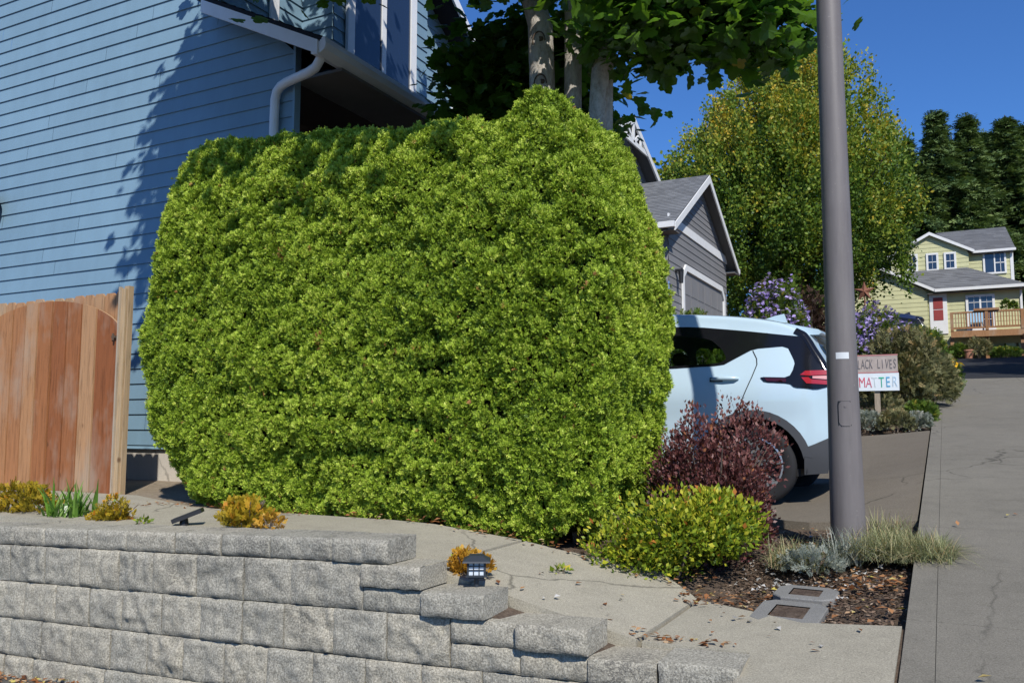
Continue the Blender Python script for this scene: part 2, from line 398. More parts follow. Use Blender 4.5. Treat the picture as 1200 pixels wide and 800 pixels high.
def overlay(name, poly, dz, mat, step=.25, skirt=.08, parent=None, struct=True):
    xs = [p[0] for p in poly]; ys = [p[1] for p in poly]
    pts = []
    n = len(poly); dense = []
    for i in range(n):
        a = Vector(poly[i]); b = Vector(poly[(i+1) % n]); k = max(1, int((b-a).length/step))
        for j in range(k): dense.append(a.lerp(b, j/k))
    x = min(xs)+step/2
    def inside(px, py):
        c = False; j = n-1
        for i in range(n):
            xi, yi = poly[i]; xj, yj = poly[j]
            if (yi > py) != (yj > py) and px < (xj-xi)*(py-yi)/(yj-yi)+xi: c = not c
            j = i
        return c
    def dist(px, py): return min((Vector((px, py))-d).length for d in dense) if len(dense) < 400 else 1
    while x < max(xs):
        y = min(ys)+step/2
        while y < max(ys):
            if inside(x, y) and dist(x, y) > step*.4: pts.append(Vector((x, y)))
            y += step
        x += step
    allp = dense+pts
    V, _, F, _, _, _ = geometry.delaunay_2d_cdt(allp, [], [list(range(len(dense)))], 1, 1e-5)
    mb = MB(); vs = [(v.x, v.y, G(v.x, v.y)+dz) for v in V]
    mb.v = vs; mb.f = [tuple(f) for f in F]; mb.r = [.5]*len(F); mb.mi = [0]*len(F)
    for i in range(len(dense)):
        a, b = dense[i], dense[(i+1) % len(dense)]
        za, zb = G(*a)+dz, G(*b)+dz
        mb.face([(a.x, a.y, za-skirt), (b.x, b.y, zb-skirt), (b.x, b.y, zb), (a.x, a.y, za)], .5)
    o = mb.build(name, mat, parent, merge=True)
    if struct: o['kind'] = 'structure'
    return o

def ground():
    mb = MB()
    gx = [-400, -150, -60, -30, -15]+[-9+.35*i for i in range(int(9/.35))]+[-.2, -.199, 1.5, 3, 8, 30, 100, 400]
    gx = sorted(set(gx))
    up = [3.45]+[3.7+.3*i for i in range(34)]+[14.5, 16, 18, 21, 24, 30, 45, 60, 61, 120, 500]
    lo = [-200, -60, -12, -8, -4, -2, 0, 1, 2, 2.6, 3, 3.44]
    def z(x, y):
        d = -.055 if (x < -.2 and 3.45 <= y < 24) else -.07
        n = float(fbm(np.array([x*2.5, y*2.5, 0]))) if abs(x) < 15 and 3.45 < y < 24 else 0
        return G(x, y)+d+(.012*n if x < -.35 else 0)
    lower = [[(x, y, z(x, y)) for x in gx] for y in lo]
    upper = [[(x, y, z(x, max(y, 3.451))) for x in gx] for y in up]
    mb.grid(lower+upper, .5)
    o = mb.build('ground', MT['soil'], None, smooth=False); o['kind'] = 'structure'
ground()

# pavements
PJ = [-.203, -2.36, -1.22]
overlay('path', [(-9, 3.62), (-2.335, 3.62), (-2.30, 4.64), (-3.2, 4.58), (-5.0, 4.62), (-6.2, 5.12), (-9, 5.12)], 0, MT['path'], .3)
overlay('path', [(-2.305, 3.62), (-1.245, 3.62), (-1.205, 4.48), (-1.5, 4.78), (-1.8, 4.74), (-2.05, 4.66), (-2.272, 4.64)], 0, MT['path'], .25)
overlay('path', [(-1.218, 3.62), (-.76, 3.62), (-.75, 2.6), (-.215, 2.6), (-.215, 4.06), (-.63, 4.10), (-.85, 4.25), (-1.178, 4.45)], 0, MT['path'], .25)
MT['tan'] = m_soil('dry_soil', (.16, .125, .085), (.31, .25, .18), (.44, .37, .28))
overlay('ground', [(-9, 5.13), (-6.2, 5.13), (-5.0, 4.63), (-4.9, 6.45), (-9, 6.45)], -.012, MT['tan'], .2)
overlay('driveway', [(-9, 7.0), (-4, 6.9), (-1.6, 6.55), (-.9, 6.35), (-.215, 6.42), (-.215, 11.95), (-9, 12.0)], 0, MT['drive'], .5)
overlay('lower_driveway', [(-9, -7), (-.9, -7), (-.77, 3.42), (-9, 3.42)], -.02, MT['asphalt'], .5)
# sidewalk slabs with tooled joints
def sidewalk():
    mb = MB(); joints = [-3]+[4.157-1.04*k for k in (6, 5, 4, 3, 2, 1)]+[4.157, 5.19, 6.1]+[7.15+1.05*k for k in range(17)]
    joints = sorted(joints); g = .003
    for a, b in zip(joints, joints[1:]):
        for x0, x1 in ((-.2, -.0855), (-.0825, 1.5)):
            p = [(x0, a+g), (x1-(.0 if x1 > 1 else 0), a+g), (x1, b-g), (x0, b-g)]
            top = [(x, y, G(.5, y)) for x, y in p]; bot = [(x, y, G(.5, y)-.1) for x, y in p]
            mb.face(top, .5)
            for i in range(4): mb.face([bot[i], bot[(i+1) % 4], top[(i+1) % 4], top[i]], .5)
    mb.face([(x, y, G(.5, y)-.004) for x, y in ((-.19, -3), (1.49, -3), (1.49, joints[-1]), (-.19, joints[-1]))], .5)
    o = mb.build('sidewalk', MT['sidewalk']); o['kind'] = 'structure'
sidewalk()
overlay('ground', [(-.2145, 2.6), (-.2005, 2.6), (-.2005, 4.06), (-.2145, 4.06)], -.014, MT['soil'], .3, .02)
def kerb_road():
    mb = MB()
    ys = [-10, 0, 10, 23.9]
    for a, b in zip(ys, ys[1:]):
        za, zb = G(1, a), G(1, b)
        mb.face([(1.505, a, za), (1.66, a, za), (1.66, b, zb), (1.505, b, zb)], .5)
        mb.face([(1.66, a, za-.15), (1.66, b, zb-.15), (1.66, b, zb), (1.66, a, za)], .5)
    o = mb.build('kerb', MT['sidewalk']); o['kind'] = 'structure'
kerb_road()
overlay('road', [(1.68, -20), (9, -20), (9, 23.9), (1.68, 23.9)], -.04, MT['asphalt'], 2)
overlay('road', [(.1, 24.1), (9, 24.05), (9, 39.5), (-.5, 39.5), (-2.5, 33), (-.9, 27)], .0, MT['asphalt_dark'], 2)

# ------------------------------------------------------------------ retaining wall of split-face blocks
WY = 3.39
def L1(x): return .587+.03*(x+2.7)
def block(mb, x0, x1, lo, hi, y0=WY, depth=.24, rough=.011, seed=0, side=False):
    """rock faced block between the sloping course lines lo and hi (offsets from L1)"""
    q_ = .016 if x1 > -5.7 else .04; nu = max(5, int((x1-x0)/q_)); nv = max(4, int((hi-lo)/q_)); g = .0022
    r = random.random(); off = random.uniform(-.004, .004)
    u = np.linspace(0, 1, nu+1); v = np.linspace(0, 1, nv+1)
    UU, VV = np.meshgrid(u, v)
    X = x0+g+(x1-x0-2*g)*UU
    Z = L1(X)+lo+.0025+(hi-lo-.005)*VV
    ex = np.minimum(UU, 1-UU)*(x1-x0); ez = np.minimum(VV, 1-VV)*(hi-lo)
    e = np.minimum(ex, ez); edge = np.clip(1-e/.022, 0, 1)**2*np.where(ex < ez, .008, .013)
    P = np.stack([X*1.0, np.full_like(X, seed*3.1), Z*1.0], -1)
    d = rough*fbm(P*9, 3)+rough*.9*fbm(P*26+9, 2)
    fade = np.clip(e/.02, .25, 1)
    Y = y0+edge+off-d*fade*1.3
    X = X+np.where((UU == 0) | (UU == 1), .004*fbm(P*30, 2), 0); Z = Z+np.where((VV == 0), .005*fbm(P*22+4, 2), 0)+np.where(VV == 1, .005*fbm(P*22+8, 2), 0)
    F = np.stack([X, Y, Z], -1)
    mb.grid(F, r)
    top = F[-1]; yb = y0+depth
    rows = [top]
    for k in (.12, .3, .6, 1):
        T = top.copy(); T[:, 1] = top[:, 1]+(yb-top[:, 1])*k; T[:, 2] = L1(T[:, 0])+hi-.001+.003*fbm(np.stack([T[:, 0]*14, T[:, 1]*14, T[:, 2]*0+seed], -1), 2); rows.append(T)
    mb.grid(np.array(rows), r)
    for col, sg in ((0, 1), (nu, -1)):
        c = F[:, col]; rows = [c]
        for k in (.1, .35, .7, 1):
            T = c.copy(); T[:, 1] = c[:, 1]+(yb-c[:, 1])*k; T[:, 0] = (x0+g if col == 0 else x1-g)+.004*fbm(np.stack([T[:, 0], T[:, 1]*20, T[:, 2]*20+seed], -1), 2); rows.append(T)
        mb.grid(np.array(rows)[:, ::sg], r)
def retaining_wall():
    root = thing('retaining_wall', 'stepped gray retaining wall of split-face concrete blocks below the path', 'wall', (-4, WY, -.3))
    inv = root.location
    def fin(mb, name):
        mb.v = [(a-inv[0], b-inv[1], c-inv[2]) for a, b, c in mb.v]
        return mb.build(name, MT['block'], root, smooth=True)
    mb = MB(); P = .22
    ends = {1: -2.53, 2: -2.05, 3: -1.72, 4: -1.37, 5: -.75, 6: -.75}
    for row in range(1, 7):
        x = -9.0+random.uniform(0, .3); hi = -(row-1)*P; lo = -row*P
        end = {1: -2.53, 2: -2.045, 3: -.75, 4: -.75, 5: -.75, 6: -.75}[row]
        while x < end-.02:
            w = random.choice((.275, .295, .315, .335))
            if x+w > end-.17: w = end-x
            block(mb, x, x+w, lo, hi, seed=random.random()*50, rough=random.choice((.012, .015, .019)))
            x += w
    # half-height stones that make the steps
    for x0, x1, lo, hi in ((-2.53, -2.16, -.22, -.11), (-2.04, -1.69, -.33, -.22), (-2.04, -1.69, -.44, -.33),
                           (-1.69, -1.36, -.44, -.33)):
        block(mb, x0, x1, lo, hi, seed=random.random()*50, rough=.009)
    fin(mb, 'block_courses')
    x = -9.0
    while x < -2.72:
        w = random.choice((.30, .44, .38, .34))
        if x+w > -2.9: w = -2.71-x
        m = MB(); block(m, x, x+w, .001, .113, seed=random.random()*60, rough=.009, depth=.3); fin(m, 'cap_block'); x += w
    for x0, x1, lo, hi, dy, ro in ((-2.71, -2.375, .001, .118, -.02, .014), (-2.53, -2.19, -.108, .001, -.03, .011), (-2.185, -1.854, -.218, -.108, -.035, .009),
                               (-1.70, -1.365, -.328, -.215, -.04, .009), (-1.37, -1.075, -.438, -.33, -.02, .006), (-1.07, -.75, -.438, -.315, -.03, .006)):
        m = MB(); block(m, x0, x1, lo, hi, y0=WY+dy, seed=random.random()*60, rough=ro, depth=.25); fin(m, 'cap_block')
retaining_wall()

# ------------------------------------------------------------------ buildings
def hslice(poly, z):
    xs = []
    for i in range(len(poly)):
        (a, b), (c, d) = poly[i], poly[(i+1) % len(poly)]
        if (b <= z < d) or (d <= z < b): xs.append(a+(c-a)*(z-b)/(d-b))
    return (min(xs), max(xs)) if len(xs) >= 2 else None
def lap(mb, O, U, V, N, poly, exp, z0, lapd=.016, tab=None):
    O, U, V, N = Vector(O), Vector(U), Vector(V), Vector(N)
    lo = min(p[1] for p in poly); hi = max(p[1] for p in poly)
    k = math.floor((lo-z0)/exp); z = z0+k*exp
    while z < hi-1e-4:
        a, b = max(z, lo), min(z+exp, hi)
        if b-a > 1e-3:
            s0, s1 = hslice(poly, a+1e-5), hslice(poly, b-1e-5)
            if s0 and s1:
                cuts = [0, 1]
                if tab:
                    w = max(s0[1]-s0[0], 1e-3); t = random.random()*tab/w; cuts = [0]
                    while t < 1: cuts.append(t); t += tab/w*random.uniform(.6, 1.4)
                    cuts.append(1)
                r0 = random.random()
                for t0, t1 in zip(cuts, cuts[1:]):
                    r = random.random() if tab else r0
                    e0, e1 = s0[0]+(s0[1]-s0[0])*t0, s0[0]+(s0[1]-s0[0])*t1
                    f0, f1 = s1[0]+(s1[1]-s1[0])*t0, s1[0]+(s1[1]-s1[0])*t1
                    if tab and tab > 2: e1 -= .004; f1 -= .004
                    mb.face([O+U*e0+V*a+N*lapd, O+U*e1+V*a+N*lapd, O+U*f1+V*b+N*.002, O+U*f0+V*b+N*.002], r)
                mb.face([O+U*s0[0]+V*a, O+U*s0[1]+V*a, O+U*s0[1]+V*a+N*lapd, O+U*s0[0]+V*a+N*lapd], r0)
        z += exp
def window(parent, O, U, N, u0, u1, v0, v1, fw=.09, mull=(), bars=(), mat='white', proud=.05):
    V = (0, 0, 1); f = MB()
    B = lambda a, b, c, d, n1=proud: f.obox(O, U, V, N, a, b, c, d, .004, n1)
    B(u0, u1, v1-fw, v1); B(u0, u1, v0, v0+fw)
    B(u0, u0+fw, v0+fw, v1-fw, proud-.003); B(u1-fw, u1, v0+fw, v1-fw, proud-.003)
    for t in mull: c = u0+(u1-u0)*t; B(c-fw*.35, c+fw*.35, v0+fw, v1-fw, proud-.006)
    for (a, b, c, d) in bars: B(u0+(u1-u0)*a, u0+(u1-u0)*b, v0+(v1-v0)*c, v0+(v1-v0)*d, proud-.012)
    w = f.build('window', MT[mat], parent)
    g = MB(); O, U, N = Vector(O), Vector(U), Vector(N); V = Vector(V)
    g.face([O+U*(u0+fw*.8)+V*(v0+fw*.8)+N*.026, O+U*(u1-fw*.8)+V*(v0+fw*.8)+N*.026, O+U*(u1-fw*.8)+V*(v1-fw*.8)+N*.026, O+U*(u0+fw*.8)+V*(v1-fw*.8)+N*.026])
    g.build('pane', MT['glass'], w)
    return w
def roof_plane(parent, p0, p1, top0, top1, mat, exp=.14, tab=.25, thick=.05, name='roof'):
    """p0-p1 the eave, top0-top1 the ridge above them"""
    p0, p1, t0, t1 = map(Vector, (p0, p1, top0, top1))
    U = (p1-p0).normalized(); N = U.cross(t0-p0).normalized()
    if N.z < 0: N = -N
    V = N.cross(U).normalized()
    if V.z < 0: V = -V
    loc = lambda p: ((p-p0).dot(U), (p-p0).dot(V))
    poly = [loc(p) for p in (p0, p1, t1, t0)]
    mb = MB(); lap(mb, p0, U, V, N, poly, exp, 0, .012, tab)
    q = [p-N*thick for p in (p0, p1, t1, t0)]
    mb.face(q, .2)
    o = [p0, p1, t1, t0]
    for i in range(4): mb.face([q[i], q[(i+1) % 4], o[(i+1) % 4], o[i]], .2)
    return mb.build(name, MT[mat], parent)
def prism(mb, pts, d):
    """extrude a polygon by vector d"""
    pts = [Vector(p) for p in pts]; d = Vector(d)
    mb.face(pts); mb.face([p+d for p in pts][::-1])
    n = len(pts)
    for i in range(n): mb.face([pts[i], pts[(i+1) % n], pts[(i+1) % n]+d, pts[i]+d])
def beam(mb, a, b, w, h, side=(0, 0, 1)):
    a, b = Vector(a), Vector(b); d = (b-a); l = d.length; d.normalize()
    s = Vector(side); s = (s-d*s.dot(d)).normalized(); n = d.cross(s)
    mb.obox(a, d, s, n, 0, l, -h/2, h/2, -w/2, w/2)

def blue_house():
    H = thing('blue_house', 'two-storey house with blue lap siding and white trim on the left', 'house')
    EX = .1645; z0 = 1.04
    X, Y, Z = (1,0,0), (0,1,0), (0,0,1)
    mb = MB()
    lap(mb, (-5.7, 6.4, 0), (-1,0,0), Z, (0,-1,0), [(0, 1.0), (1.1, 1.0), (1.1, 5.60), (0, 5.06)], EX, z0)
    lap(mb, (-5.7, 6.4, 0), (-1,0,0), Z, (0,-1,0), [(1.1, 1.0), (9.3, 1.0), (9.3, 7.25), (1.1, 7.25)], EX, z0, tab=3.4)
    mb.build('wall', MT['siding'], H)
    mb = MB(); lap(mb, (-6.8, 6.4, 0), Y, Z, X, [(0, 5.3), (4.9, 5.3), (4.9, 7.2), (2.45, 8.95), (0, 7.2)], EX, z0)
    mb.build('wall', MT['siding'], H)
    b = MB()                                             # box bay
    lap(b, (-6.33, 7.72, 0), (-1,0,0), Z, (0,-1,0), [(0, 5.35), (.47, 5.35), (.47, 8.2), (0, 8.2)], EX, z0)
    lap(b, (-6.33, 7.72, 0), Y, Z, X, [(0, 5.35), (2.05, 5.35), (2.05, 8.2), (0, 8.2)], EX, z0)
    lap(b, (-6.33, 9.77, 0), (-1,0,0), Z, Y, [(0, 5.35), (.47, 5.35), (.47, 8.2), (0, 8.2)], EX, z0)
    b.build('bay', MT['siding'], H)
    p = MB(); p.box(-6.55, -6.5, 6.42, 11.3, .9, 5.2); p.box(-6.5, -5.75, 6.43, 11.3, 4.70, 4.75); p.box(-6.5, -5.72, 11.2, 11.3, .9, 5.0); p.build('porch_shade_wall', MT['porch_shade'], H)  # recess added for deep shade, its walls in the shade colour
    p = MB(); p.box(-5.74, -5.14, 6.42, 11.55, 4.70, 4.73); p.build('soffit', MT['soffit'], H)
    f = MB(); f.box(-15, -5.72, 6.42, 6.6, .3, 1.02); f.box(-15, -5.7, 11.2, 11.4, .3, 1.02); f.build('foundation', MT['foundation'], H)
    w = MB(); w.box(-15, -14.9, 6.5, 11.3, .9, 7.2); w.box(-15, -6.9, 11.25, 11.3, .9, 7.2); w.build('wall', MT['siding'], H)
    roof_plane(H, (-5.12, 6.08, 4.90), (-5.12, 11.6, 4.90), (-6.82, 6.08, 5.735), (-6.82, 11.6, 5.735), 'shingle_dark')
    # rake board, gutter, downspout
    m = MB(); prism(m, [(-5.15, 6.06, 4.735), (-5.15, 6.06, 4.87), (-6.70, 6.06, 5.63), (-6.70, 6.06, 5.495)], (0, .03, 0)); m.build('fascia', MT['white'], H)
    g = MB(); prof = [(-5.16, 4.72), (-5.08, 4.70), (-5.0, 4.74), (-4.985, 4.80), (-5.0, 4.86), (-5.03, 4.862), (-5.04, 4.84), (-5.16, 4.84)]
    prism(g, [(x-.08, 6.08, z+.035) for x, z in prof], (0, 5.55, 0)); g.build('gutter', MT['white'], H)
    d = MB(); pts = [(-5.20, 6.2, 4.80), (-5.23, 6.2, 4.745), (-5.30, 6.22, 4.685), (-5.40, 6.24, 4.665), (-5.74, 6.31, 4.655), (-5.83, 6.325, 4.635), (-5.885, 6.33, 4.59), (-5.905, 6.33, 4.51), (-5.91, 6.33, 4.3), (-5.91, 6.33, 1.1)]
    d.tube(pts, .043, 12, sx=1.1)
    dn = d.build('downspout', MT['white'], H, smooth=True)
    c = MB(); c.box(-5.72, -5.69, 6.375, 6.46, 1.0, 5.05); c.build('corner_board', MT['siding'], H)
    c = MB(); c.box(-6.785, -6.755, 7.14, 7.27, 5.5, 8.1); c.build('trim_board', MT['white'], H)
    c = MB(); c.box(-6.79, -6.76, 11.2, 11.32, 5.3, 7.2); c.build('corner_board', MT['white'], H); c = MB(); c.box(-6.9, -6.8, 11.3, 11.33, 5.3, 7.2); c.build('corner_board', MT['white'], H)
    window(H, (-6.31, 0, 0), Y, X, 7.93, 9.42, 5.55, 7.75, .13, mull=(.5,))
    # main roof: ridge along X, eaves along both sides, front rake
    
    for sgn in (-1, 1):
        eo = .10 if sgn < 0 else .45; ye = 6.4-eo if sgn < 0 else 11.3+eo
        ze = 7.2-eo*.714
        roof_plane(H, (-15.4, ye, ze), (-6.35, ye, ze), (-15.4, 8.85, 8.98), (-6.35, 8.85, 8.98), 'shingle_dark')
        m = MB(); prism(m, [(-6.36, ye, ze-.2), (-6.36, ye, ze-.03), (-6.36, 8.85, 8.95), (-6.36, 8.85, 8.78)], (.03, 0, 0)); m.build('fascia', MT['white'], H)
        m = MB(); m.box(-15.4, -6.30, ye-.04*(sgn < 0), ye+.1*(sgn > 0), ze-.1, ze-.0); m.build('gutter', MT['white'], H)
        m = MB(); m.box(-15.3, -6.4, min(ye, 8.85+sgn*2.43), max(ye, 8.85+sgn*2.43), ze-.12, ze-.10); m.build('soffit', MT['soffit'], H)
blue_house()
# dark round dish-like fixture, kind unknown, on the siding at the left edge
t = thing('round_fixture', 'black round fixture mounted on the blue siding', 'lamp', (-10.47, 6.25, 3.98))
m = MB(); m.lathe([(.0, -.16), (.10, -.15), (.17, -.10), (.20, 0), (.17, .06), (.0, .07)], 24, (0, 0, 0), 'y'); m.build('dish', MT['black_plastic'], t, True)
m = MB(); m.tube([(0, .05, 0), (0, .15, -.02)], .03, 10); m.build('bracket', MT['black_plastic'], t)

def gray_house():
    H = thing('gray_house', 'gray house with white-trimmed garage gable beyond the hedge', 'house', (0, 0, 0))
    X, Y, Z = (1,0,0), (0,1,0), (0,0,1)
    XW, ya, yb, ym = -5.9, 19.95, 26.05, 23.0
    sl = (8.13-6.06)/3.5
    ztop = lambda y: 8.13-.12-abs(y-ym)*sl
    mb = MB()
    lap(mb, (XW, 0, 0), Y, Z, X, [(ya, 2.2), (yb, 2.2), (yb, 6.24), (ya, 6.24)], .19, 2.2)
    lap(mb, (XW, 0, 0), Y, Z, X, [(ya, 6.24), (yb, 6.24), (yb, ztop(yb)), (ym, ztop(ym)), (ya, ztop(ya))] if ztop(ya) > 6.25 else [(ym-(8.01-6.24)/sl, 6.24), (ym+(8.01-6.24)/sl, 6.24), (ym, 8.01)], .16, 6.24)
    lap(mb, (XW, ya, 0), (-1,0,0), Z, (0,-1,0), [(0, 2.0), (9, 2.0), (9, 6.2), (0, 6.2)], .19, 2.2)
    mb.box(-14.9, -14.8, ya+.1, yb, 2, 6.2)
    mb.build('wall', MT['siding_gray'], H)
    m = MB(); m.box(XW+.003, XW+.04, ya-.02, yb+.02, 6.17, 6.40); m.build('trim_band', MT['white_far'], H)
    for s in (-1, 1):
        ye = ym+s*3.5
        roof_plane(H, (-15, ye, 6.06), (-5.6, ye, 6.06), (-15, ym, 8.13), (-5.6, ym, 8.13), 'shingle')
        m = MB(); prism(m, [(-5.61, ye, 5.86), (-5.61, ye, 6.04), (-5.61, ym, 8.11), (-5.61, ym, 7.90)], (.035, 0, 0)); m.build('fascia', MT['white_far'], H)
        m = MB(); prism(m, [(-15, ye-.0, 5.9), (-15, ye-s*.5, 5.9+.3*0), (-5.62, ye-s*.5, 5.9), (-5.62, ye, 5.9)], (0, 0, -.03)); m.build('soffit', MT['soffit'], H)
        m = MB(); m.box(-15, -5.58, min(ye, ye+s*.12), max(ye, ye+s*.12), 5.93, 6.07); m.build('gutter', MT['white_far'], H)
    d = MB(); d.tube([(-6.15, 19.42, 5.93), (-6.15, 19.42, 5.75), (-6.12, 19.8, 5.45), (-6.12, 19.86, 5.2), (-6.12, 19.86, 2.3)], .06, 8); d.build('downspout', MT['white_far'], H, True)
    m = MB(); c = .45
    prism(m, [(XW+.02, 21.0, 2.9), (XW+.02, 21.14, 2.9), (XW+.02, 21.14, 5.0), (XW+.02, 21.4, 5.2), (XW+.02, 25.2, 5.2), (XW+.02, 25.45, 4.95), (XW+.02, 25.45, 2.9), (XW+.02, 25.6, 2.9), (XW+.02, 25.6, 5.03), (XW+.02, 25.27, 5.36), (XW+.02, 21.33, 5.36), (XW+.02, 21.0, 5.07)], (.05, 0, 0))
    m.build('door_frame', MT['white_far'], H)
    m = MB(); m.box(XW-.2, XW+.0185, 21.1, 25.5, 2.9, 5.22); g = m
    for k in range(4):
        for j in range(6):
            m.box(XW+.0185, XW+.028, 21.2+j*.71, 21.2+j*.71+.62, 2.95+k*.55, 2.95+k*.55+.47)
    m.build('garage_door', MT['siding_gray'], H)
    l = MB(); l.box(XW+.02, XW+.2, 20.45, 20.6, 5.05, 5.1); l.tube([(XW+.15, 20.52, 5.05), (XW+.15, 20.52, 4.75)], [.07, .05], 8); l.build('wall_light', MT['black_plastic'], H)
    # upper storey with decorated gable behind
    um, xu = 22.2, -7.5; us = .52; hw = 3.6
    mb = MB(); lap(mb, (xu-.35, 0, 0), Y, Z, X, [(um-hw+.4, 5), (um+hw-.4, 5), (um+hw-.4, 9.85-us*(hw-.4)-.15), (um, 9.7), (um-hw+.4, 9.85-us*(hw-.4)-.15)], .19, 2.2)
    lap(mb, (xu-.35, um-hw+.4, 0), (-1,0,0), Z, (0,-1,0), [(0, 5), (6, 5), (6, 8.0), (0, 8.0)], .19, 2.2)
    mb.build('wall', MT['siding_gray'], H)
    for s in (-1, 1):
        ye = um+s*hw; ze = 9.89-us*hw
        roof_plane(H, (-15, ye, ze), (xu, ye, ze), (-15, um, 9.89), (xu, um, 9.89), 'shingle')
        m = MB(); prism(m, [(xu-.01, ye, ze-.2), (xu-.01, ye, ze-.02), (xu-.01, um, 9.87), (xu-.01, um, 9.66)], (.05, 0, 0)); m.build('fascia', MT['white_far'], H)
    m = MB()
    zb = 9.1
    beam(m, (xu+.0, um-1.2, zb), (xu+.0, um+1.2, zb), .05, .13)
    beam(m, (xu+.0, um, zb), (xu, um, 9.7), .05, .12, (0, 1, 0))
    for s in (-1, 1):
        beam(m, (xu, um+s*.08, zb+.05), (xu, um+s*.55, 9.48), .045, .1)
        beam(m, (xu, um+s*.62, zb+.05), (xu, um+s*.62, 9.45), .045, .09, (0, 1, 0))
        beam(m, (xu, um+s*.62, zb+.3), (xu, um+s*1.05, zb+.05), .04, .09)
    m.build('gable_truss', MT['white_far'], H)
gray_house()

def pale_house():
    H = thing('pale_house', 'pale green two-storey house with gray roofs at the end of the street', 'house')
    X, Z, N = (1,0,0), (0,0,1), (0,-1,0)
    yu, yr, yg, ye_, yl = 44.5, 45.1, 42.72, 42.5, 42.8
    k = lambda y: y/44.0
    zz = lambda z, y: 1.25+(z-1.25)*k(y)
    mb = MB()
    pk = (-.43*k(yu), zz(10.13, yu)); R_ = 1.30; Lw = 1.75
    lap(mb, (0, yu, 0), X, Z, N, [(pk[0]-1.7, 6.5), (pk[0]+1.6, 6.5), (pk[0]+1.6, pk[1]-.88), pk, (pk[0]-1.7, pk[1]-.93)], .2, 5)
    lap(mb, (0, yr, 0), X, Z, N, [(pk[0]+1.55, 6.5), (2.9, 6.5), (2.9, 9.45), (pk[0]+1.55, 9.45)], .2, 5)
    lap(mb, (0, yg, 0), X, Z, N, [(-6.3, 4.6), (-.62, 4.6), (-.62, zz(7.5, yg)), (-3.2, 8.85), (-6.3, 7.3)], .2, 5)
    lap(mb, (0, yl, 0), X, Z, N, [(-.7, 4.8), (3.06, 4.8), (3.06, 7.5), (-.7, 7.5)], .2, 5)
    lap(mb, (2.9, yr, 0), (0,1,0), Z, X, [(0, 4.5), (7, 4.5), (7, 9.4), (0, 9.4)], .2, 5)
    lap(mb, (-.62, yg, 0), (0,1,0), Z, X, [(0, 4.6), (.2, 4.6), (.2, 7.4), (0, 7.4)], .2, 5)
    mb.box(3.0, 3.06, yl, yr+3, 4.5, 7.5); mb.box(-6.2, 2.8, 51.9, 52, 4.5, 9.3)
    mb.build('wall', MT['siding_pale'], H)
    # roofs
    yf = yu-.16; px, pz = -.43*k(yf), zz(10.27, yf); ex, ez = 1.40*k(yf), zz(9.27, yf); lx = 2*px-ex
    roof_plane(H, (ex, yf, ez), (ex, 49, ez), (px, yf, pz), (px, 49, pz), 'shingle_pale', .2, .4)
    roof_plane(H, (lx, yf, ez), (lx, 49, ez), (px, yf, pz), (px, 49, pz), 'shingle_pale', .2, .4)
    for s in (ex, lx):
        m = MB(); prism(m, [(s, yf-.03, ez-.14), (s, yf-.03, ez), (px, yf-.03, pz), (px, yf-.03, pz-.15)], (0, .04, 0)); m.build('fascia', MT['white_far'], H)
    ey = yr-.2; z1 = zz(9.2, ey); z2 = zz(10.19, 48.6)
    roof_plane(H, (ex-.25, ey, z1), (3.08, ey, z1), (ex-1.6, 48.6, z2), (2.95, 48.6, z2), 'shingle_pale', .2, .4)
    roof_plane(H, (ex-.25, 52.4, z1), (3.08, 52.4, z1), (ex-1.6, 48.6, z2), (2.95, 48.6, z2), 'shingle_pale', .2, .4)
    m = MB(); m.box(ex-.1, 3.1, ey-.08, ey, z1-.11, z1); m.build('gutter', MT['white_far'], H)
    m = MB(); m.box(ex-.1, 3.0, ey, yr, z1-.17, z1-.15); m.build('soffit', MT['soffit'], H)
    zt = zz(8.42, yu); zl = zz(7.55, ye_)
    roof_plane(H, (-.30, ye_, zl), (3.25, ye_, zl), (-1.9, yu, zt+.05), (1.05, yu, zt+.05), 'shingle_pale', .2, .4)
    roof_plane(H, (3.25, ye_, zl), (3.25, 47, zl), (1.05, yu, zt+.05), (1.05, 47, zt+.05), 'shingle_pale', .2, .4)
    m = MB(); m.box(-.30, 3.27, ye_-.09, ye_-.003, zl-.13, zl); m.build('gutter', MT['white_far'], H)
    m = MB(); m.box(-.6, 3.2, ye_, yl, zl-.2, zl-.18); m.build('soffit', MT['soffit'], H)
    gx, gz = -3.25, zz(9.2, ye_); rx, rz = -.27, zl
    roof_plane(H, (rx, ye_-.02, rz), (rx, 47, rz), (gx, ye_-.02, gz), (gx, 47, gz), 'shingle_pale', .2, .4)
    roof_plane(H, (2*gx-rx, ye_-.02, rz), (2*gx-rx, 47, rz), (gx, ye_-.02, gz), (gx, 47, gz), 'shingle_pale', .2, .4)
    for s in (rx, 2*gx-rx):
        m = MB(); prism(m, [(s, ye_-.06, rz-.14), (s, ye_-.06, rz), (gx, ye_-.06, gz), (gx, ye_-.06, gz-.15)], (0, .035, 0)); m.build('fascia', MT['white_far'], H)
    grid = [(.49, .51, .05, .95), (.05, .95, .48, .52)]
    for a, b, c, d in ((-1.43, -.96, 8.41, 9.27), (-.61, -.09, 8.40, 9.25), (.135, .645, 8.41, 9.23)):
        kk = k(yu); window(H, (0, yu-.016, 0), X, N, a*kk, b*kk, zz(c, yu), zz(d, yu), .09, bars=grid, mat='white_far')
    kk = k(yr); window(H, (0, yr-.016, 0), X, N, 1.714*kk, 2.637*kk, zz(8.07, yr), zz(9.08, yr), .08, mull=(.5,), mat='white_far', bars=[(.5, .95, .48, .52), (.74, .76, .05, .95)])
    kk = k(yl)
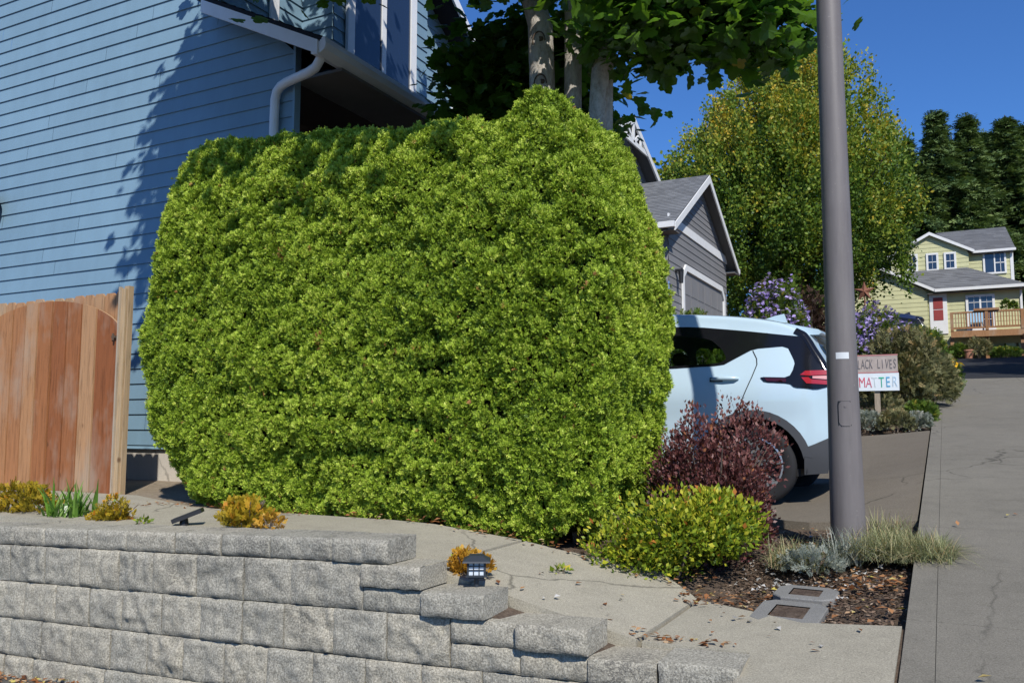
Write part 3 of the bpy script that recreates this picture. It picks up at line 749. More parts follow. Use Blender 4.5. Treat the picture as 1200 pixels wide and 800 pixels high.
    window(H, (0, yl-.016, 0), X, N, .936*kk, 2.10*kk, 5.4, zz(7.17, yl), .1, mull=(.5,), mat='white_far', bars=[(.1, .9, .3, .315), (.1, .9, .55, .565), (.1, .9, .78, .795), (.28, .29, .05, .95), (.72, .73, .05, .95)])
    m = MB(); m.obox((0, yl, 0), X, Z, N, -.56*kk, .175*kk, 5.33, 7.15, .005, .06)
    dr = m.build('door', MT['white_far'], H)
    m = MB(); m.obox((0, yl, 0), X, Z, N, -.40*kk, .0*kk, 5.95, 6.42, .062, .075); m.obox((0, yl, 0), X, Z, N, -.40*kk, .0*kk, 6.46, 6.98, .062, .075); m.build('door_panel', MT['dull_red'], dr)
    m = MB(); m.box(2.86, 2.99, yr-.03, yr-.017, 7.4, 9.3); m.build('corner_board', MT['white_far'], H); m = MB(); m.box(3.0, 3.09, yl-.06, yl-.017, 5, 7.4); m.build('corner_board', MT['white_far'], H)
    # deck
    D = thing('wooden_deck', 'raised brown wooden deck with railing in front of pale house', 'deck')
    m = MB(); m.box(.27, 4.6, 41.0, yl-.05, 5.17, 5.25); m.box(.25, 4.6, 40.95, 41.0, 4.98, 5.24); m.build('deck_floor', MT['deck_wood'], D)
    m = MB()
    for zz_ in (5.33, 6.0): m.box(.37, 2.98, 40.96, 41.02, zz_, zz_+.07)
    m.box(1.15, 2.1, 40.9, 41.08, 6.075, 6.17); m.box(2.98, 4.6, 40.96, 41.02, 6.0, 6.07)
    m.build('rail', MT['deck_wood'], D)
    for x in (.31, 1.62, 2.92, 4.3):
        m = MB(); m.box(x-.06, x+.06, 40.93, 41.05, 5.25, 6.06); m.build('railing_post', MT['deck_wood'], D)
        m = MB(); m.box(x-.09, x+.05, 41.1, 41.24, G(x, 41.2)-.1, 4.98); m.build('leg', MT['deck_wood'], D)
    for i in range(24):
        x = .46+.105*i
        if abs(x-1.62) < .09: continue
        m = MB(); m.box(x-.02, x+.02, 40.975, 41.005, 5.4, 6.0); m.build('baluster', MT['deck_wood'], D)
    s = thing('deck_steps', 'brown wooden steps rising to the deck at right edge', 'steps', (3.15, 39.9, G(3.15, 39.9)))
    for i in range(4):
        m = MB(); m.box(-.2, .9, .25*i, .25*i+.3, .22*i+.15, .22*i+.2); m.build('tread', MT['deck_wood'], s)
    m = MB(); prism(m, [(-.22, 0, 0), (-.22, 1.02, .9), (-.22, 1.02, 1.08), (-.22, -.1, .2)], (.04, 0, 0)); m.build('stringer', MT['deck_wood'], s)
    # things on the deck
    c = thing('deck_chair', 'light blue chair standing behind the deck railing', 'chair', (1.28, 41.8, 5.25))
    cm = m_plain('chair_blue', (.25, .42, .55), .5)
    m = MB(); m.box(-.26, .26, -.25, .25, .38, .42); m.build('seat', cm, c)
    m = MB(); prism(m, [(-.26, .22, .4), (.26, .22, .4), (.3, .4, 1.0), (-.3, .4, 1.0)], (0, .03, 0)); m.build('backrest', cm, c)
    for a in (-.23, .23):
        for b in (-.22, .22):
            m = MB(); m.box(a-.025, a+.025, b-.025, b+.025, 0, .38); m.build('leg', cm, c)
pale_house()

# ------------------------------------------------------------------ gate and fence
def gate_fence():
    Y0 = 5.2
    g = thing('wooden_gate', 'reddish cedar plank gate with arched top beside blue house', 'gate', (-7.5, Y0, .6))
    pm = MB()
    edges = [-8.62]
    while edges[-1] < -6.7: edges.append(edges[-1]+random.choice((.185, .195, .205)))
    edges[-1] = -6.525
    rs = [.55, .75, .6, .5, .72, .35, .15, .25, .8, .1, .05, .3]
    def arch(x):
        c = -7.57; q = min(1, abs(x-c)/1.12); return 1.96+.45*math.sqrt(max(0, 1-q*q))
    for i, (a, b) in enumerate(zip(edges, edges[1:])):
        n = 7; y = Y0-.075+random.uniform(-.004, .004); zb = .565+.03*(a+8.6)+random.uniform(-.01, .01)+(.02 if i > 7 else 0)
        xs = [a+.010+(b-a-.020)*t/n for t in range(n+1)]
        top = [(x, y, arch(x)) for x in xs]; r = rs[i % 12]
        pm.grid([[(x, y, zb) for x in xs], [(x, y, zb+.6) for x in xs], [(x, y, 1.8) for x in xs], top], r)
        pm.grid([top, [(x, y+.02, z) for x, _, z in top]], .9)
        for xx in (xs[0], xs[-1]): pm.face([(xx, y, zb), (xx, y+.02, zb), (xx, y+.02, arch(xx)), (xx, y, arch(xx))], r)
    pm.v = [(a+7.5, b-Y0, c-.6) for a, b, c in pm.v]
    pm.build('gate_panel', MT['cedar'], g)
    m = MB()
    for z in (.35, 1.25): m.box(-1.1, .95, -.052, -.012, z, z+.09)
    m.build('cross_rail', MT['weathered'], g)
    m = MB(); m.box(.90, .95, -.095, -.078, 1.42, 1.44); m.tube([(.93, -.10, 1.40), (.93, -.10, 1.46)], .009, 8); m.build('latch', MT['iron'], g)
    f = thing('wooden_fence', 'weathered plank fence with pale corner post behind the gate', 'fence', (-7.5, Y0, .6))
    m = MB(); x = -9.6
    while x < -6.62:
        w = .145; z1 = 2.43+.012*random.uniform(-1, 1)+(.02 if x < -7 else .03)
        y = Y0+.01+random.uniform(-.003, .003)
        p = [(x+.003, y, .63), (x+w-.003, y, .63), (x+w-.003, y, z1-.03), (x+w-.03, y, z1), (x+.03, y, z1), (x+.003, y, z1-.03)]
        n0 = len(m.f); prism(m, p, (0, .02, 0)); r = random.uniform(.62, 1)
        for q in range(n0, len(m.f)): m.r[q] = r
        x += w
    m.v = [(a+7.5, b-Y0, c-.6) for a, b, c in m.v]
    m.build('fence_panel', MT['cedar'], f)
    m = MB(); m.box(.99, 1.05, -.05, .0, 0.0, 1.885, .2); m.build('post', MT['weathered'], f)
    m = MB(); m.box(.965, .985, -.09, -.06, .03, 1.875, .9); m.box(.985, 1.035, -.070, -.052, .03, 1.86, .5); m.build('trim_board', MT['weathered'], f)
gate_fence()

# ------------------------------------------------------------------ foliage tools
def kite(l, w, z=0.0): return [(0, 0, 0), (l*.45, w, z), (l, 0, 0), (l*.45, -w, z)]
def rot2(pts, a, o=(0, 0), zz=0):
    c, s = math.cos(a), math.sin(a)
    return [(o[0]+x*c-y*s, o[1]+x*s+y*c, z+zz) for x, y, z in pts]
def tpl_spray(rs):
    F = []
    def br(l, w, ang, o, zz):
        tw, cl = rs.uniform(-1.1, 1.1), rs.uniform(-.35, .45)      # own twist and lift of every branchlet
        k = [(0, 0, 0), (l*.45, w*math.cos(tw), w*math.sin(tw)+cl*l*.45), (l, 0, cl*l), (l*.45, -w*math.cos(tw), -w*math.sin(tw)+cl*l*.45)]
        F.append(rot2(k, ang, o, zz))
    br(1.0, .10, 0, (0, 0), 0)
    for i in range(4):
        t = .05+.22*i; l = (.72-.11*i)*rs.uniform(.75, 1.2)
        for s in (-1, 1): br(l, .10, s*rs.uniform(.5, .95), (t+rs.uniform(-.05, .05), 0), rs.uniform(-.06, .06))
    A = np.array(F, dtype=np.float64)
    A[..., 2] += -.22*A[..., 0]**2
    return A
def tpl_leaf(w=.3, fold=.08): return np.array([kite(1.0, w, fold)])
def tpl_sprig(rs, n=6, w=.13):
    F = []
    for i in range(n):
        t = i/n*.75; F.append(rot2(kite(.42*rs.uniform(.8, 1.2), w, rs.uniform(-.05, .05)), rs.uniform(.5, 1.0)*(-1 if i % 2 else 1), (t, 0), rs.uniform(-.05, .05)))
    F.append(rot2(kite(.4, w), 0, (.65, 0)))
    return np.array(F)
def tpl_maple():
    o = [(0, 0), (-.06, .16), (.02, .46), (.22, .36), (.30, .56), (.52, .52), (.60, .30), (.80, .28), (1.02, 0), (.80, -.28), (.60, -.30), (.52, -.52), (.30, -.56), (.22, -.36), (.02, -.46), (-.06, -.16)]
    c = (.36, 0, .05); F = []
    for i in range(len(o)):
        a, b = o[i], o[(i+1) % len(o)]
        F.append([c, (a[0], a[1], -.10*abs(a[1])), (b[0], b[1], -.10*abs(b[1]))])
    return np.array(F)
def scatter(P, A, N, size, T, rnd):
    """place templates T (list of (F,k,3)) at P with axis A and normal N; returns verts, k, per-face rnd"""
    A = nrm(A); N = nrm(N-A*np.sum(N*A, 1, keepdims=True)); B = np.cross(N, A)
    n = len(P); pick = RNG.integers(0, len(T), n); Vs = []; rs = []
    for i, t in enumerate(T):
        k = pick == i
        if not k.any(): continue
        t_ = t.reshape(-1, 3)
        s = size[k][:, None, None]
        V = P[k][:, None, :]+s*(A[k][:, None, :]*t_[None, :, 0:1]+B[k][:, None, :]*t_[None, :, 1:2]+N[k][:, None, :]*t_[None, :, 2:3])
        Vs.append(V.reshape(-1, 3)); rs.append(np.repeat(rnd[k], t.shape[0]))
    return np.concatenate(Vs), T[0].shape[1], np.concatenate(rs)
def rvec(n): return nrm(RNG.normal(size=(n, 3)))
UP = np.array([0, 0, 1.0])

# ------------------------------------------------------------------ hedge
def hedge():
    root = thing('clipped_hedge', 'big clipped bright green conifer hedge between path and driveway', 'hedge', (-3.7, 5.3, .5))
    o = np.array(root.location)
    zs = np.array([.45, .7, 1.0, 1.7, 2.2, 2.65, 3.07, 3.42, 3.63, 3.9])
    xl = np.array([-5.25, -5.49, -5.70, -5.88, -5.88, -5.80, -5.67, -5.58, -5.47, -5.35])
    xr = np.array([-2.02, -1.87, -1.78, -1.72, -1.70, -1.71, -1.80, -1.91, -2.02, -2.08])
    yf = np.array([4.70, 4.64, 4.59, 4.55, 4.56, 4.58, 4.64, 4.72, 4.80, 4.9])
    yb = np.array([5.9, 6.0, 6.1, 6.15, 6.15, 6.12, 6.1, 6.05, 6.0, 5.9])
    tx = np.array([-6.2, -5.5, -5.1, -4.5, -3.9, -3.45, -3.05, -2.80, -2.70, -2.5, -2.28, -2.05, -1.8, -1.4])
    tz = np.array([3.45, 3.60, 3.60, 3.55, 3.53, 3.43, 3.37, 3.33, 3.27, 3.36, 3.49, 3.35, 3.26, 3.12])
    def surf(a, b):
        """a 0..2pi round the plan, b 0..1 foot to centre of the top"""
        side = b < .8; v = np.where(side, b/.8, 1.0)
        # superellipse plan
        ca, sa = np.cos(a), np.sin(a); e = 2/6.0
        ux = np.sign(ca)*np.abs(ca)**e; uy = np.sign(sa)*np.abs(sa)**e
        rr = np.where(side, 1.0, (1-b)/.2)
        zrel = np.where(side, v, 1.0)
        # vertical rounding near the top
        tq = np.clip((zrel-.86)/.14, 0, 1); shr = 1-.09*tq**3
        z0 = .50+3.0*zrel
        XL, XR = np.interp(z0, zs, xl), np.interp(z0, zs, xr); YF, YB = np.interp(z0, zs, yf), np.interp(z0, zs, yb)
        xc, hx, yc, hy = (XL+XR)/2, (XR-XL)/2, (YF+YB)/2, (YB-YF)/2
        hxs = hx-(1-shr)*hy*1.1; hys = hy*shr
        x = xc+hxs*ux*rr; y = yc+hys*uy*rr
        gz = np.interp(x, [-6, -3, -2.3, -1.7], [.63, .57, .49, .46])
        top = np.interp(x, tx, tz)-.05*np.abs((y-yc)/np.maximum(hy, .1))**2
        z = gz+(top-gz)*np.where(side, zrel*.965+.035*np.sin(zrel*math.pi/2), 1.0)
        return np.stack([x, y, z], -1)
    na, nb = 190, 90
    aa = np.linspace(0, 2*math.pi, na, endpoint=False); bb = np.linspace(0.0, .985, nb)
    A, B = np.meshgrid(aa, bb)
    P = surf(A, B)
    Pu = np.roll(P, -1, 1)-np.roll(P, 1, 1); Pv = np.gradient(P, axis=0)
    Nn = nrm(np.cross(Pu, Pv))
    D = lambda Q: .085*fbm(Q*2.4+5, 3)+.045*np.abs(fbm(Q*6.5, 2))-.02+.05*fbm(Q*np.array([1.6, 1.6, .45])+3, 2)
    Pd = P+Nn*D(P)[..., None]
    # dark inner shell, added to block light behind the sprays
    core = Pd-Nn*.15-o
    mb = MB(); mb.grid(core[:, ::1], .5, wrap=True); mb.build('light_block_shell', MT['thuja_core'], root, smooth=False)
    # sprays over the surface
    c00, c10, c11, c01 = Pd[:-1], np.roll(Pd, -1, 1)[:-1], np.roll(Pd, -1, 1)[1:], Pd[1:]
    area = np.linalg.norm(np.cross(c10-c00, c01-c00), axis=-1)
    nn = nrm(np.cross(np.roll(Pd, -1, 1)-np.roll(Pd, 1, 1), np.gradient(Pd, axis=0)))
    face_n = nn[:-1]
    cen = (c00+c11)/2
    vis = (face_n[..., 1] < .25) | (face_n[..., 0] > .2)
    dens = np.where(vis, 10800, 2000.0)
    w = (area*dens); cnt = int(w.sum()); p = (w/w.sum()).ravel()
    idx = RNG.choice(len(p), cnt, p=p); i, j = np.unravel_index(idx, w.shape)
    s, t = RNG.random((cnt, 1)), RNG.random((cnt, 1))
    Q = c00[i, j]*(1-s)*(1-t)+c10[i, j]*s*(1-t)+c11[i, j]*s*t+c01[i, j]*(1-s)*t
    n = face_n[i, j]
    lump = fbm(Q*5+1.7, 2)
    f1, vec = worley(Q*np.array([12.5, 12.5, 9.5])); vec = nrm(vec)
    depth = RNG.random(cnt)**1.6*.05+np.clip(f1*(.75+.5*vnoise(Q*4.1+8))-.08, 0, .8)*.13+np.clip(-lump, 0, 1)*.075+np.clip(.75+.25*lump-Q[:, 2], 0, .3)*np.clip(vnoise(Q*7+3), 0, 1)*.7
    Q = Q-n*depth[:, None]
    ax = n*.55+UP*.65+vec*.5+rvec(cnt)*.6
    stray = RNG.random(cnt) < .012; Q = Q+(n*.035+UP*.02)*(stray*RNG.random(cnt))[:, None]
    pn = rvec(cnt)+n*.5
    size = RNG.uniform(.021, .040, cnt)
    big = fbm(Q*1.3, 2)
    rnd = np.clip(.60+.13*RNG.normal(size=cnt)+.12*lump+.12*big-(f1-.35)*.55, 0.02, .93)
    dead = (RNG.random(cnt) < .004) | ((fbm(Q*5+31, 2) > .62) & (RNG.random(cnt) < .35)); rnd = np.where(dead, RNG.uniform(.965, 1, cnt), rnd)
    rs = random.Random(3)
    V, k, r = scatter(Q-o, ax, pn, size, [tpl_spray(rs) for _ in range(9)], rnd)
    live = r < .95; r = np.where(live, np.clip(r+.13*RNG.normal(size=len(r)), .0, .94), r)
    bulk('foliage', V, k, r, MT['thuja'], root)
    m = MB()
    for q in range(9):
        x = -5.35+.40*q; y = 5.15+random.uniform(-.1, .25)
        for w_ in range(3):
            dx, dy = random.uniform(-.2, .2), random.uniform(-.3, .1)
            m.tube([(x-o[0], y-o[1], G(x, y)-.1-o[2]), (x+dx*.4-o[0], y+dy*.4-o[1], .9-o[2]), (x+dx-o[0], y+dy-o[1], 1.5-o[2])], [.03, .022, .012], 6)
    m.build('stem', MT['twig'], root)
hedge()

# ------------------------------------------------------------------ shrubs and small plants
def shrub(name, label, cat, x, y, rx, ry, h, n, leaf, mat, group=None, tpl=None, up=.4, lump=.25, zb=None, seed=0, base=.15, stems=7, shell=.45, flowers=None, lobes=0):
    z0 = G(x, y)-.04 if zb is None else zb
    root = thing(name, label, cat, (x, y, z0), 0, group)
    u = RNG.random(n); th = RNG.uniform(0, 2*math.pi, n); cz = RNG.uniform(-.45, 1, n)
    sz = np.sqrt(1-cz**2); d = np.stack([sz*np.cos(th), sz*np.sin(th), cz], -1)
    lm = 1+lump*fbm(d*2.2+seed*7.7, 3)*1.3
    rad = (1-shell*u**1.6)*lm
    P = d*rad[:, None]*np.array([rx, ry, h*(1-base)*.69])
    P[:, 2] += h*base+.31*h*(1-base)
    if lobes:
        rl = random.Random(seed+99); lob = np.array([(rl.uniform(-.62, .62)*rx, rl.uniform(-.55, .55)*ry, rl.uniform(-.15, .50)*h*(1-base), rl.uniform(.30, .60)) for _ in range(lobes)])
        k_ = RNG.integers(0, lobes, n); P = P*np.array([1, 1, 1])*lob[k_, 3][:, None]+lob[k_, :3]+np.array([0, 0, .12*h])*(1-lob[k_, 3])[:, None]
    P[:, 2] = np.maximum(P[:, 2], .01)
    ax = d*.8+UP*up+rvec(n)*.8; pn = rvec(n)+UP*.6
    size = leaf*RNG.uniform(.65, 1.25, n)
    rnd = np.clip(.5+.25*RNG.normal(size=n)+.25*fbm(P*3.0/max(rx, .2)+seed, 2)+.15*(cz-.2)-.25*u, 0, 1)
    rs = random.Random(seed)
    T = tpl or [tpl_leaf(.3), tpl_leaf(.24), tpl_leaf(.34)]
    V, k, r = scatter(P, ax, pn, size, T, rnd)
    bulk('foliage', V, k, r, MT[mat], root)
    m = MB()
    for i in range(stems):
        a = 2*math.pi*i/stems+rs.random(); q = rs.uniform(.4, .85)
        m.tube([(0.02*math.cos(a), .02*math.sin(a), 0), (rx*q*.4*math.cos(a), ry*q*.4*math.sin(a), h*.4), (rx*q*math.cos(a), ry*q*math.sin(a), h*.8)], [.012*h+.003, .009*h+.002, .003], 5)
    m.build('stem', MT['twig'], root)
    if flowers:
        fm, fn, fs, fz = flowers
        th = RNG.uniform(0, 2*math.pi, fn); cz = RNG.uniform(fz, 1, fn); sz = np.sqrt(1-cz**2)
        d = np.stack([sz*np.cos(th), sz*np.sin(th), cz], -1)
        lm = (1+lump*fbm(d*2.2+seed*7.7, 3)*1.3)*RNG.uniform(.93, 1.08, fn)
        P = d*lm[:, None]*np.array([rx, ry, h*(1-base)*.69]); P[:, 2] += h*base+.31*h*(1-base)
        keep = fbm(P*4/max(rx, .2)+9, 2) > -.15; P = P[keep]; d = d[keep]; fn = len(P)
        V, k, r = scatter(P, rvec(fn)+UP*.1, d+UP*.6+rvec(fn)*.5, fs*RNG.uniform(.7, 1.2, fn), [tpl_leaf(.45, .1)], RNG.random(fn))
        bulk('flowers', V, k, r, MT[fm], root)['kind'] = 'stuff'
    return root
def blades(name, label, cat, x, y, n, length, width, mat, spread=.12, arch=1.0, z=None, group=None, flat=1.0, dirbias=None, seglen=6):
    z0 = G(x, y)-.03 if z is None else z
    root = tag(bpy.data.objects.new('tmp', None), label, cat) if False else None
    V = []; r = []
    for i in range(n):
        a = random.uniform(0, 2*math.pi); l = length*random.uniform(.55, 1.15)
        bx, by = spread*math.sqrt(random.random())*math.cos(random.uniform(0, 6.3)), spread*math.sqrt(random.random())*math.sin(random.uniform(0, 6.3))
        out = random.uniform(.25, 1.0)*arch
        d = np.array([math.cos(a), math.sin(a)]); s = np.array([-d[1], d[0], 0])
        if dirbias is not None: d = d+np.array(dirbias)*.6
        pts = []
        for t in np.linspace(0, 1, seglen):
            hh = l*(t*(1.05-.0*t)-out*.62*t*t); rr = l*out*.62*t**1.5
            pts.append(np.array([bx+d[0]*rr, by+d[1]*rr, max(hh*flat, .005)]))
        rr_ = random.random()
        for q in range(seglen-1):
            w0 = width*(1-(q/(seglen-1))**2*.95)*.5; w1 = width*(1-((q+1)/(seglen-1))**2*.95)*.5
            V += [pts[q]-s*w0, pts[q]+s*w0, pts[q+1]+s*w1, pts[q+1]-s*w1]; r.append(rr_)
    o = bulk(name, np.array(V), 4, r, MT[mat]); o.location = (x, y, z0)
    return tag(o, label, cat, group)

rs0 = random.Random(5)
SPR = [tpl_sprig(rs0, 6, .12) for _ in range(4)]
SPRN = [tpl_sprig(rs0, 7, .08) for _ in range(4)]
CAPZ = .69
shrub('yellow_shrub', 'yellow-green dwarf shrub at far left on wall, by the gate', 'shrub', -5.80, 3.86, .26, .16, .27, 750, .05, 'yellow_shrub', tpl=SPR, zb=.60, seed=1, up=.9, lobes=7)
blades('strap_leaf_plant', 'clump of bright green strap leaves on top of the wall', 'plant', -5.30, 3.86, 110, .34, .022, 'lily', .17, .95, z=.58)
shrub('yellow_shrub', 'low golden shrub just right of the strap-leaf clump', 'shrub', -4.80, 3.82, .17, .13, .17, 420, .045, 'yellow_shrub', tpl=SPR, zb=.60, seed=2, up=.5, lobes=6)
shrub('yellow_shrub', 'upright golden shrub on the wall before the hedge', 'shrub', -3.66, 3.80, .17, .14, .24, 650, .05, 'yellow_shrub', tpl=SPR, zb=.62, seed=3, up=1.1, lobes=8)
shrub('yellow_shrub', 'tiny orange-yellow sprig right of the upright golden shrub', 'shrub', -3.42, 3.72, .08, .06, .10, 90, .04, 'orange_shrub', tpl=SPR, zb=.65, seed=4, stems=4)
shrub('orange_shrub', 'small round orange shrub beside the black lantern', 'shrub', -2.14, 3.72, .125, .10, .185, 700, .038, 'orange_shrub', tpl=SPR, zb=.465, seed=5, up=.6, lobes=6)
shrub('lime_shrub', 'spreading yellow-green leafy shrub at hedge foot beside path', 'shrub', -1.46, 4.84, .46, .38, .54, 11500, .034, 'lime_shrub', seed=6, base=.03, zb=.31, lump=.42, up=.5, lobes=15)
shrub('barberry_shrub', 'burgundy barberry shrub in front of the pale blue car', 'shrub', -1.33, 5.42, .40, .42, .97, 19000, .029, 'burgundy', seed=8, lobes=18, zb=.35, lump=.36, up=.7, base=.0, stems=12)
shrub('green_shrub', 'thin olive shrub squeezed between hedge and barberry', 'shrub', -1.66, 5.6, .22, .25, .55, 700, .045, 'green_shrub', seed=8, zb=.5, up=.8)
blades('grass_clump', 'wide gray-green grass clump spilling onto sidewalk right of pole', 'grass', -.27, 5.42, 3000, .28, .0045, 'grass', .27, 1.7, z=.50, flat=.8)
blades('grass_clump', 'silvery grass tuft at the foot of the lamp post', 'grass', -.56, 5.24, 260, .29, .005, 'silver', .10, 1.6, z=.47)
blades('grass_clump', 'sparse dry grass clump left of pole by the barberry', 'grass', -.80, 5.18, 700, .22, .005, 'grass', .17, 1.5, z=.44)
shrub('silver_plant', 'silver-leaved low plant left of the pole', 'plant', -.70, 5.02, .15, .12, .12, 220, .05, 'silver', seed=9, zb=.44, tpl=SPRN)
blades('grass_clump', 'dry tan grass tuft behind the pole at the driveway edge', 'grass', -.36, 5.86, 160, .22, .005, 'grass', .12, .9, z=.55)
# behind the car
shrub('aster_bush', 'purple flowering aster bush behind the pale blue car', 'bush', -2.22, 12.9, .55, .5, 2.02, 3800, .10, 'green_shrub', seed=10, zb=1.2, tpl=SPRN, flowers=('aster', 2600, .06, .15))
shrub('aster_bush', 'purple flowering aster bush right of the pole before blue car', 'bush', -1.12, 16.0, .52, .45, 1.62, 3000, .10, 'green_shrub', seed=11, zb=1.6, tpl=SPRN, flowers=('aster', 1700, .065, .2))
shrub('aster_bush', 'smaller purple aster bush right of the larger asters', 'bush', -.62, 17.2, .34, .35, 1.32, 1400, .10, 'green_shrub', seed=12, zb=1.7, tpl=SPRN, flowers=('aster', 700, .065, .3))
shrub('red_brown_bush', 'dark red-brown bush behind car left of pole', 'bush', -2.2, 16.2, .75, .6, 2.2, 5500, .11, 'redbrown', seed=13, lobes=9, zb=1.55, tpl=SPRN)
shrub('gray_green_bush', 'gray-brown bush directly behind the hand-lettered sign', 'bush', -.72, 14.2, .62, .55, 1.35, 7000, .10, 'sage', seed=14, lobes=9, zb=1.38, tpl=SPRN, lump=.3)
shrub('green_bush', 'green bush with yellow flowers at sidewalk edge', 'bush', -.30, 17.6, .50, .6, 1.25, 4200, .11, 'green_shrub', seed=15, lobes=9, zb=1.72, tpl=SPRN, flowers=('yellow_flower', 26, .16, .1))
shrub('gray_green_bush', 'low dry bush where the bed meets the sidewalk', 'bush', -.24, 15.6, .36, .55, .95, 3200, .09, 'sage', seed=16, zb=1.5, tpl=SPRN)
shrub('green_bush', 'leafy green bush seen through the car window', 'bush', -3.6, 12.8, 1.1, .5, 1.75, 6000, .11, 'green_shrub', seed=17, zb=1.15, tpl=SPRN)
for i, (x, y, rr, hh, mt, lb) in enumerate(((-.98, 12.35, .22, .24, 'silver', 'low silvery plant left of the sign post'), (-.62, 12.3, .22, .26, 'sage', 'low gray plant right of the sign post'),
                                        (-.36, 12.45, .17, .2, 'silver', 'low silvery plant at the corner of bed and sidewalk'), (-.33, 13.1, .2, .3, 'green_shrub', 'low green plant by the sidewalk below the bush'),
                                        (-.85, 13.0, .3, .4, 'sage', 'low gray-green plant just behind the sign post'))):
    shrub('low_plant', lb, 'plant', x, y, rr, rr, hh, 620, .07, mt, seed=20+i, tpl=SPRN, stems=4)
# planting under the far deck
for i, (x, y, rr, hh, mt, lb) in enumerate(((.55, 40.2, .35, .6, 'green_shrub', 'small green shrub beside the deck post'), (1.25, 40.3, .5, .85, 'sage', 'gray-green shrub in shade below the deck'),
                                        (2.2, 40.1, .6, .4, 'green_shrub', 'low spreading plants under right half of deck'), (.2, 40.4, .3, .5, 'redbrown', 'brown shrub left of the deck post'))):
    shrub('deck_shrub', lb, 'shrub', x, y, rr, rr, hh, 700, .14, mt, seed=30+i, tpl=SPRN, stems=3)
t = thing('flower_pot', 'terracotta pot in the bed below the deck', 'pot', (.86, 40.0, G(.86, 40.0)))
m = MB(); m.lathe([(.0, 0), (.14, 0), (.19, .3), (.22, .3), (.22, .36), (.18, .36), (.17, .3), (0, .3)], 16); m.build('pot_body', m_plain('terracotta', (.42, .2, .13), .8), t, False)
for i, (x, hh) in enumerate(((2.35, .45), (2.62, .35))):
    shrub('potted_plant', ('taller potted plant on the deck rail', 'shorter potted plant on the deck rail near corner')[i], 'plant', x, 41.2, .16, .12, hh, 160, .12, 'green_shrub', zb=6.05, seed=40+i, stems=3)

